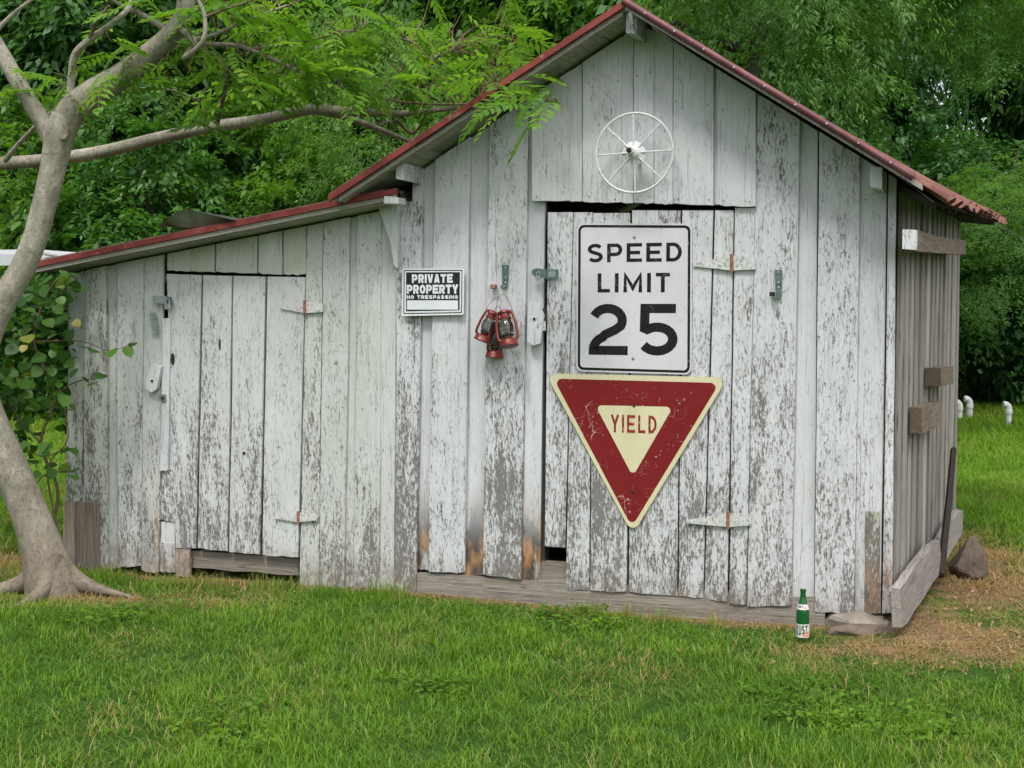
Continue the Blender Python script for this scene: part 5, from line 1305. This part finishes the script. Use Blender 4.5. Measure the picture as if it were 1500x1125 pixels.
# ------------------------------------------------------------------ round leaved vine at the left corner of the shed
VO = at(70, 800, 7.6); VO[2] = 0
vine = empty('vine', VO, 0, label='round leaved vine climbing at the left corner of the lean-to', cat='vine')
def rleaf(seed):
    n = 10; r = random.Random(seed); V = [(0, 0, 0)]
    prof = [(0, 0), (.34, .04), (.50, .26), (.50, .52), (.36, .78), (0, 1.04)]
    L_ = [(x, y, -.10 * y * y + .10 * x) for x, y in prof]; Rr = [(-x, y, -.10 * y * y + .10 * x) for x, y in prof[1:-1]]
    V = L_ + Rr; Fs = [(0, 1, 2, 5), (2, 3, 4, 5), (0, 5, 7, 6), (5, 9, 8, 7)]
    V = np.array(V) * .063; Fq = np.array(Fs); return mk_mesh('leaf', V, Fq, np.full(len(V), r.random()), M['vine'])
lm = [rleaf(i) for i in range(9)]
stems = [[(70, 800, 7.6, 3), (85, 720, 7.6, 2.5), (60, 650, 7.55, 2.2), (80, 580, 7.5, 2), (50, 500, 7.5, 2), (70, 430, 7.5, 1.6), (95, 398, 7.45, 1)], [(60, 650, 7.55, 1.6), (20, 600, 7.6, 1.5), (10, 540, 7.6, 1.3)],
         [(80, 580, 7.5, 1.4), (110, 560, 7.4, 1), (148, 553, 7.35, .8)], [(50, 500, 7.5, 1.3), (120, 500, 7.35, 1), (160, 514, 7.3, .8), (196, 502, 7.3, .6)], [(90, 800, 7.6, 1.4), (70, 690, 7.55, 1.3), (100, 640, 7.5, 1), (85, 560, 7.5, 1)],
         [(30, 760, 7.7, 1), (60, 700, 7.7, 1), (98, 690, 7.6, 1)], [(10, 640, 7.7, 1), (60, 668, 7.7, 1), (100, 655, 7.6, 1)]]
tubeobj([spath(s_) for s_ in stems], 'stem', M['twig'], 5, VO, vine)
vs = []
def vsc(n, f):
    c = 0
    while c < n:
        u, v = rnd.uniform(-40, 130), rnd.uniform(392, 700)
        if f(u, v): vs.append((u, v, rnd.uniform(7.25, 7.75))); c += 1
vsc(190, lambda u, v: 425 < v < 585 and u < 108 - abs(v - 470) * .12)
vsc(45, lambda u, v: 395 < v < 440 and 40 < u < 112)
vsc(38, lambda u, v: 585 <= v < 700 and 20 < u < 112)
vs += [(115, 508, 7.3), (138, 512, 7.3), (164, 512, 7.28), (184, 508, 7.28), (196, 502, 7.28), (120, 552, 7.35), (140, 560, 7.35), (152, 548, 7.35), (108, 470, 7.3), (112, 540, 7.35), (100, 400, 7.3), (92, 396, 7.3)]
for i, (u, v, y) in enumerate(vs[:290]):
    o = bpy.data.objects.new('leaf', lm[i % 9]); C.objects.link(o); o.parent = vine; o.location = Vector(tuple(map(float, at(u, v, y) - VO)))
    o.rotation_euler = (rnd.uniform(-1.2, .1), rnd.uniform(-.7, .7), rnd.uniform(-2.9, 2.9) if rnd.random() < .4 else math.pi + rnd.uniform(-1.0, 1.0)); k = rnd.uniform(.75, 1.3); o.scale = (k, k, k)
V, Fq, tn = crown_data(seed=90, rad=(.42, .28, .42), nspray=170, per=14, L=.06, W=.045, spread=.16)
o = mesh_np('inner_leaves', V + (at(25, 500, 7.9) - VO), Fq, M['vine'], vine, attrs={'tint': tn * .5}); o['kind'] = 'stuff'

# ------------------------------------------------------------------ grass
def clump(seed, nb, rad, h, w_, kind):
    r = np.random.default_rng(seed); Vs, Fs, tn, sw = [], [], [], []; o_ = 0
    for b in range(nb):
        a = r.uniform(0, 6.28); rr_ = rad * math.sqrt(r.random()); bx, by = rr_ * math.cos(a), rr_ * math.sin(a); hh = h * r.uniform(.45, 1.15); ww = w_ * r.uniform(.7, 1.2)
        da = r.uniform(0, 6.28); ln = r.uniform(.1, .75) * hh; dx, dy = math.cos(da), math.sin(da); sx, sy = -dy, dx; t_ = r.random(); s_ = r.random()
        for i, k in enumerate((0, .45, .8)):
            wk = ww * (1, .85, .5)[i] / 2; cx, cy, cz_ = bx + dx * ln * k * k, by + dy * ln * k * k, hh * k * (1 - .12 * k)
            Vs += [(cx - sx * wk, cy - sy * wk, cz_), (cx + sx * wk, cy + sy * wk, cz_)]
        Vs.append((bx + dx * ln * 1.1, by + dy * ln * 1.1, hh * .9)); Fs += [(o_, o_ + 1, o_ + 3, o_ + 2), (o_ + 2, o_ + 3, o_ + 5, o_ + 4), (o_ + 4, o_ + 5, o_ + 6, o_ + 6)]
        tn += [t_] * 7; sw += [s_] * 7; o_ += 7
    me = bpy.data.meshes.new('blades'); me.from_pydata(Vs, [], [f if f[2] != f[3] else f[:3] for f in Fs])
    for an, arr in (('tint', tn), ('straw', sw)):
        a_ = me.attributes.new(an, 'FLOAT', 'POINT'); a_.data.foreach_set('value', np.array(arr, np.float32))
    me.materials.append(M['grass']); return bpy.data.objects.new('blades', me)
near_c = bpy.data.collections.new('blade_shapes')
for i in range(6): near_c.objects.link(clump(i, (30, 22, 34, 16, 24, 12)[i], (.055, .05, .06, .06, .04, .07)[i], (.055, .085, .042, .115, .075, .10)[i], (.0029, .0036, .0026, .0045, .0033, .0050)[i], 0))
def grass_layer(name, label, pts, sc, hz, col_, seed):
    r = np.random.default_rng(seed); n = len(pts); x, y = pts[:, 0], pts[:, 1]
    V = np.stack([x, y, gz(x, y) - .004], 1)
    dry = dryness(x, y); tone = np.clip(.46 + .22 * pnoise(x, y, 2.1, 9) + .22 * pnoise(x, y, 7.5, 19) + .20 * r.normal(size=n) + .42 * np.clip((y - 7.5) / 5, 0, 1), 0, 1)
    me = bpy.data.meshes.new(name); me.vertices.add(n); me.vertices.foreach_set('co', V.astype(np.float32).ravel())
    for an, arr in (('dry', dry), ('tone', tone), ('rz', r.uniform(0, 6.28, n)), ('sc', sc), ('hz', hz)):
        a_ = me.attributes.new(an, 'FLOAT', 'POINT'); a_.data.foreach_set('value', np.asarray(arr, np.float32))
    me.materials.append(M['grass'])
    o = bpy.data.objects.new(name, me); C.objects.link(o); tag(o, label, 'grass', kind='stuff')
    g = bpy.data.node_groups.new(name, 'GeometryNodeTree'); g.interface.new_socket('Geometry', in_out='INPUT', socket_type='NodeSocketGeometry'); g.interface.new_socket('Geometry', in_out='OUTPUT', socket_type='NodeSocketGeometry')
    N = g.nodes.new; gi = N('NodeGroupInput'); go = N('NodeGroupOutput'); ins = N('GeometryNodeInstanceOnPoints'); ci = N('GeometryNodeCollectionInfo')
    ci.inputs['Collection'].default_value = col_; ci.inputs['Separate Children'].default_value = True; ci.inputs['Reset Children'].default_value = True; ins.inputs['Pick Instance'].default_value = True
    def attr(nm):
        q = N('GeometryNodeInputNamedAttribute'); q.data_type = 'FLOAT'; q.inputs['Name'].default_value = nm; return [s_ for s_ in q.outputs if s_.enabled and s_.name == 'Attribute'][0]
    ri = N('FunctionNodeRandomValue'); ri.data_type = 'INT'; ri.inputs[4].default_value = 0; ri.inputs[5].default_value = 5
    cr = N('ShaderNodeCombineXYZ'); cs = N('ShaderNodeCombineXYZ'); l = g.links.new
    l(attr('rz'), cr.inputs[2]); s_ = attr('sc'); l(s_, cs.inputs[0]); l(s_, cs.inputs[1]); l(attr('hz'), cs.inputs[2])
    l(gi.outputs[0], ins.inputs['Points']); l(ci.outputs[0], ins.inputs['Instance']); l(ri.outputs[2], ins.inputs['Instance Index']); l(cr.outputs[0], ins.inputs['Rotation']); l(cs.outputs[0], ins.inputs['Scale']); l(ins.outputs[0], go.inputs[0])
    md = o.modifiers.new('scatter', 'NODES'); md.node_group = g; return o
def keep(x, y):
    dF, t, dS, s_ = wallprof(x, y); ins_ = (dF < .02) & (dS < .02) & (t > -3.56) & (s_ < 3.7)
    bare = np.clip(barefn(x, y) - dryness(x, y) * .4, 0, 1)
    trunkz = ((x - TO[0]) ** 2 + (y - TO[1]) ** 2) < .11 ** 2
    rk_ = ((x - 2.67) ** 2 + (y - 7.5) ** 2) < .1 ** 2
    return (~ins_) & (nr.random(len(x)) > bare * 1.05) & (~trunkz) & (~rk_)
def band(y0, y1, dens, pad=1.2):
    x1 = .42 * y1 + pad; n = int((y1 - y0) * 2 * x1 * dens); y = nr.uniform(y0, y1, n); x = nr.uniform(-x1, x1, n); m = (np.abs(x) < .42 * y + pad) & keep(x, y); return np.stack([x[m], y[m]], 1)
# short, thinner where it is worn
A1 = band(3.4, 7.2, 420); hmul = 1 - .55 * dryness(A1[:, 0], A1[:, 1])
wd_ = (A1[:, 0] - FR.O[0]) * FR.n[0] + (A1[:, 1] - FR.O[1]) * FR.n[1]; hmul = hmul * np.clip(.36 + wd_ / 1.0, .36, 1)
hv = (.66 + .26 * pnoise(A1[:, 0], A1[:, 1], 3.5, 21)) * hmul * nr.uniform(.7, 1.25, len(A1))
grass_layer('lawn_grass', 'green lawn grass in the foreground with dry patches by the shed', A1, nr.uniform(.8, 1.3, len(A1)), np.clip(hv, .25, 1.6), near_c, 1)
A2 = band(7.2, 12.5, 210, 1.5); hmul = 1 - .5 * dryness(A2[:, 0], A2[:, 1])
grass_layer('lawn_grass', 'lawn grass beside and beyond the shed', A2, nr.uniform(1.2, 1.8, len(A2)), .9 * hmul * nr.uniform(.7, 1.2, len(A2)), near_c, 2)
A3 = band(12.5, 25, 75, 2)
grass_layer('lawn_grass', 'far lawn grass running back to the wood', A3, nr.uniform(2.2, 3.2, len(A3)), nr.uniform(.9, 1.5, len(A3)), near_c, 3)
wc = bpy.data.collections.new('weed_shapes')
for i in range(6):
    r_ = np.random.default_rng(70 + i); k = 9 + i; a_ = r_.uniform(0, 6.28, k); rr_ = r_.uniform(.01, .05, k)
    V, Fq = leaf_quads(np.stack([np.cos(a_) * rr_, np.sin(a_) * rr_, r_.uniform(.02, .05, k)], 1), np.stack([np.cos(a_), np.sin(a_), r_.normal(0, .2, k)], 1), np.stack([r_.normal(0, .25, k), r_.normal(0, .25, k), np.ones(k)], 1), r_.uniform(.02, .04, k), r_.uniform(.014, .024, k))
    me = mk_mesh('weed', V, Fq, r_.random(len(V)) * .5, M['grass']); a2 = me.attributes.new('straw', 'FLOAT', 'POINT'); wc.objects.link(bpy.data.objects.new('weed', me))
wx = nr.uniform(-3.2, 3.6, 9000); wy = nr.uniform(3.6, 8.0, 9000); m = (pnoise(wx, wy, 2.7, 33) > .5) & (nr.random(9000) < .55) & keep(wx, wy); W_ = np.stack([wx[m], wy[m]], 1)
grass_layer('lawn_weeds', 'small broad leaved weeds scattered through the lawn', W_, nr.uniform(.7, 1.3, len(W_)), nr.uniform(.7, 1.3, len(W_)), wc, 6)
# taller tufts against the sill and the lean-to foot
tt = []
for (u0, u1, n_) in ((545, 600, 26), (280, 440, 26), (840, 1010, 24), (440, 545, 16), (160, 240, 10), (1020, 1060, 5)):
    for _ in range(n_):
        u = rnd.uniform(u0, u1); v = 855 + (u - 300) * .075 + rnd.uniform(-2, 10); g_ = gp(u, v); dF = (g_ - FR.O) @ FR.n
        if dF < .05: g_ = g_ + FR.n * (.05 - dF + rnd.random() ** 2 * .16)
        tt.append((g_[0], g_[1]))
tt = np.array(tt); grass_layer('grass_tufts', 'taller grass tufts growing against the foot of the shed', tt, np.full(len(tt), .7), nr.uniform(.7, 1.5, len(tt)), near_c, 4)
# fallen leaves and bits on the worn earth
n_ = 260; lx = np.concatenate([nr.normal(2.45, .35, n_ // 2), nr.normal(2.1, .7, n_ // 2)]); ly = np.concatenate([nr.normal(7.5, .6, n_ // 2), nr.normal(6.2, .5, n_ // 2)])
dF, t, dS, s_ = wallprof(lx, ly); m = (dS > .1) | (dF > .05); lx, ly = lx[m], ly[m]; k = len(lx)
ang = nr.uniform(0, 6.28, k); V, Fq = leaf_quads(np.stack([lx, ly, gz(lx, ly) + .012], 1), np.stack([np.cos(ang), np.sin(ang), nr.normal(0, .25, k)], 1), np.stack([nr.normal(0, .3, k), nr.normal(0, .3, k), np.ones(k)], 1), nr.uniform(.02, .05, k), nr.uniform(.012, .03, k))
o = mesh_np('leaf_litter', V, Fq, M['dead']); tag(o, 'dry brown leaf litter on the worn earth beside the shed', 'leaf litter', kind='stuff')
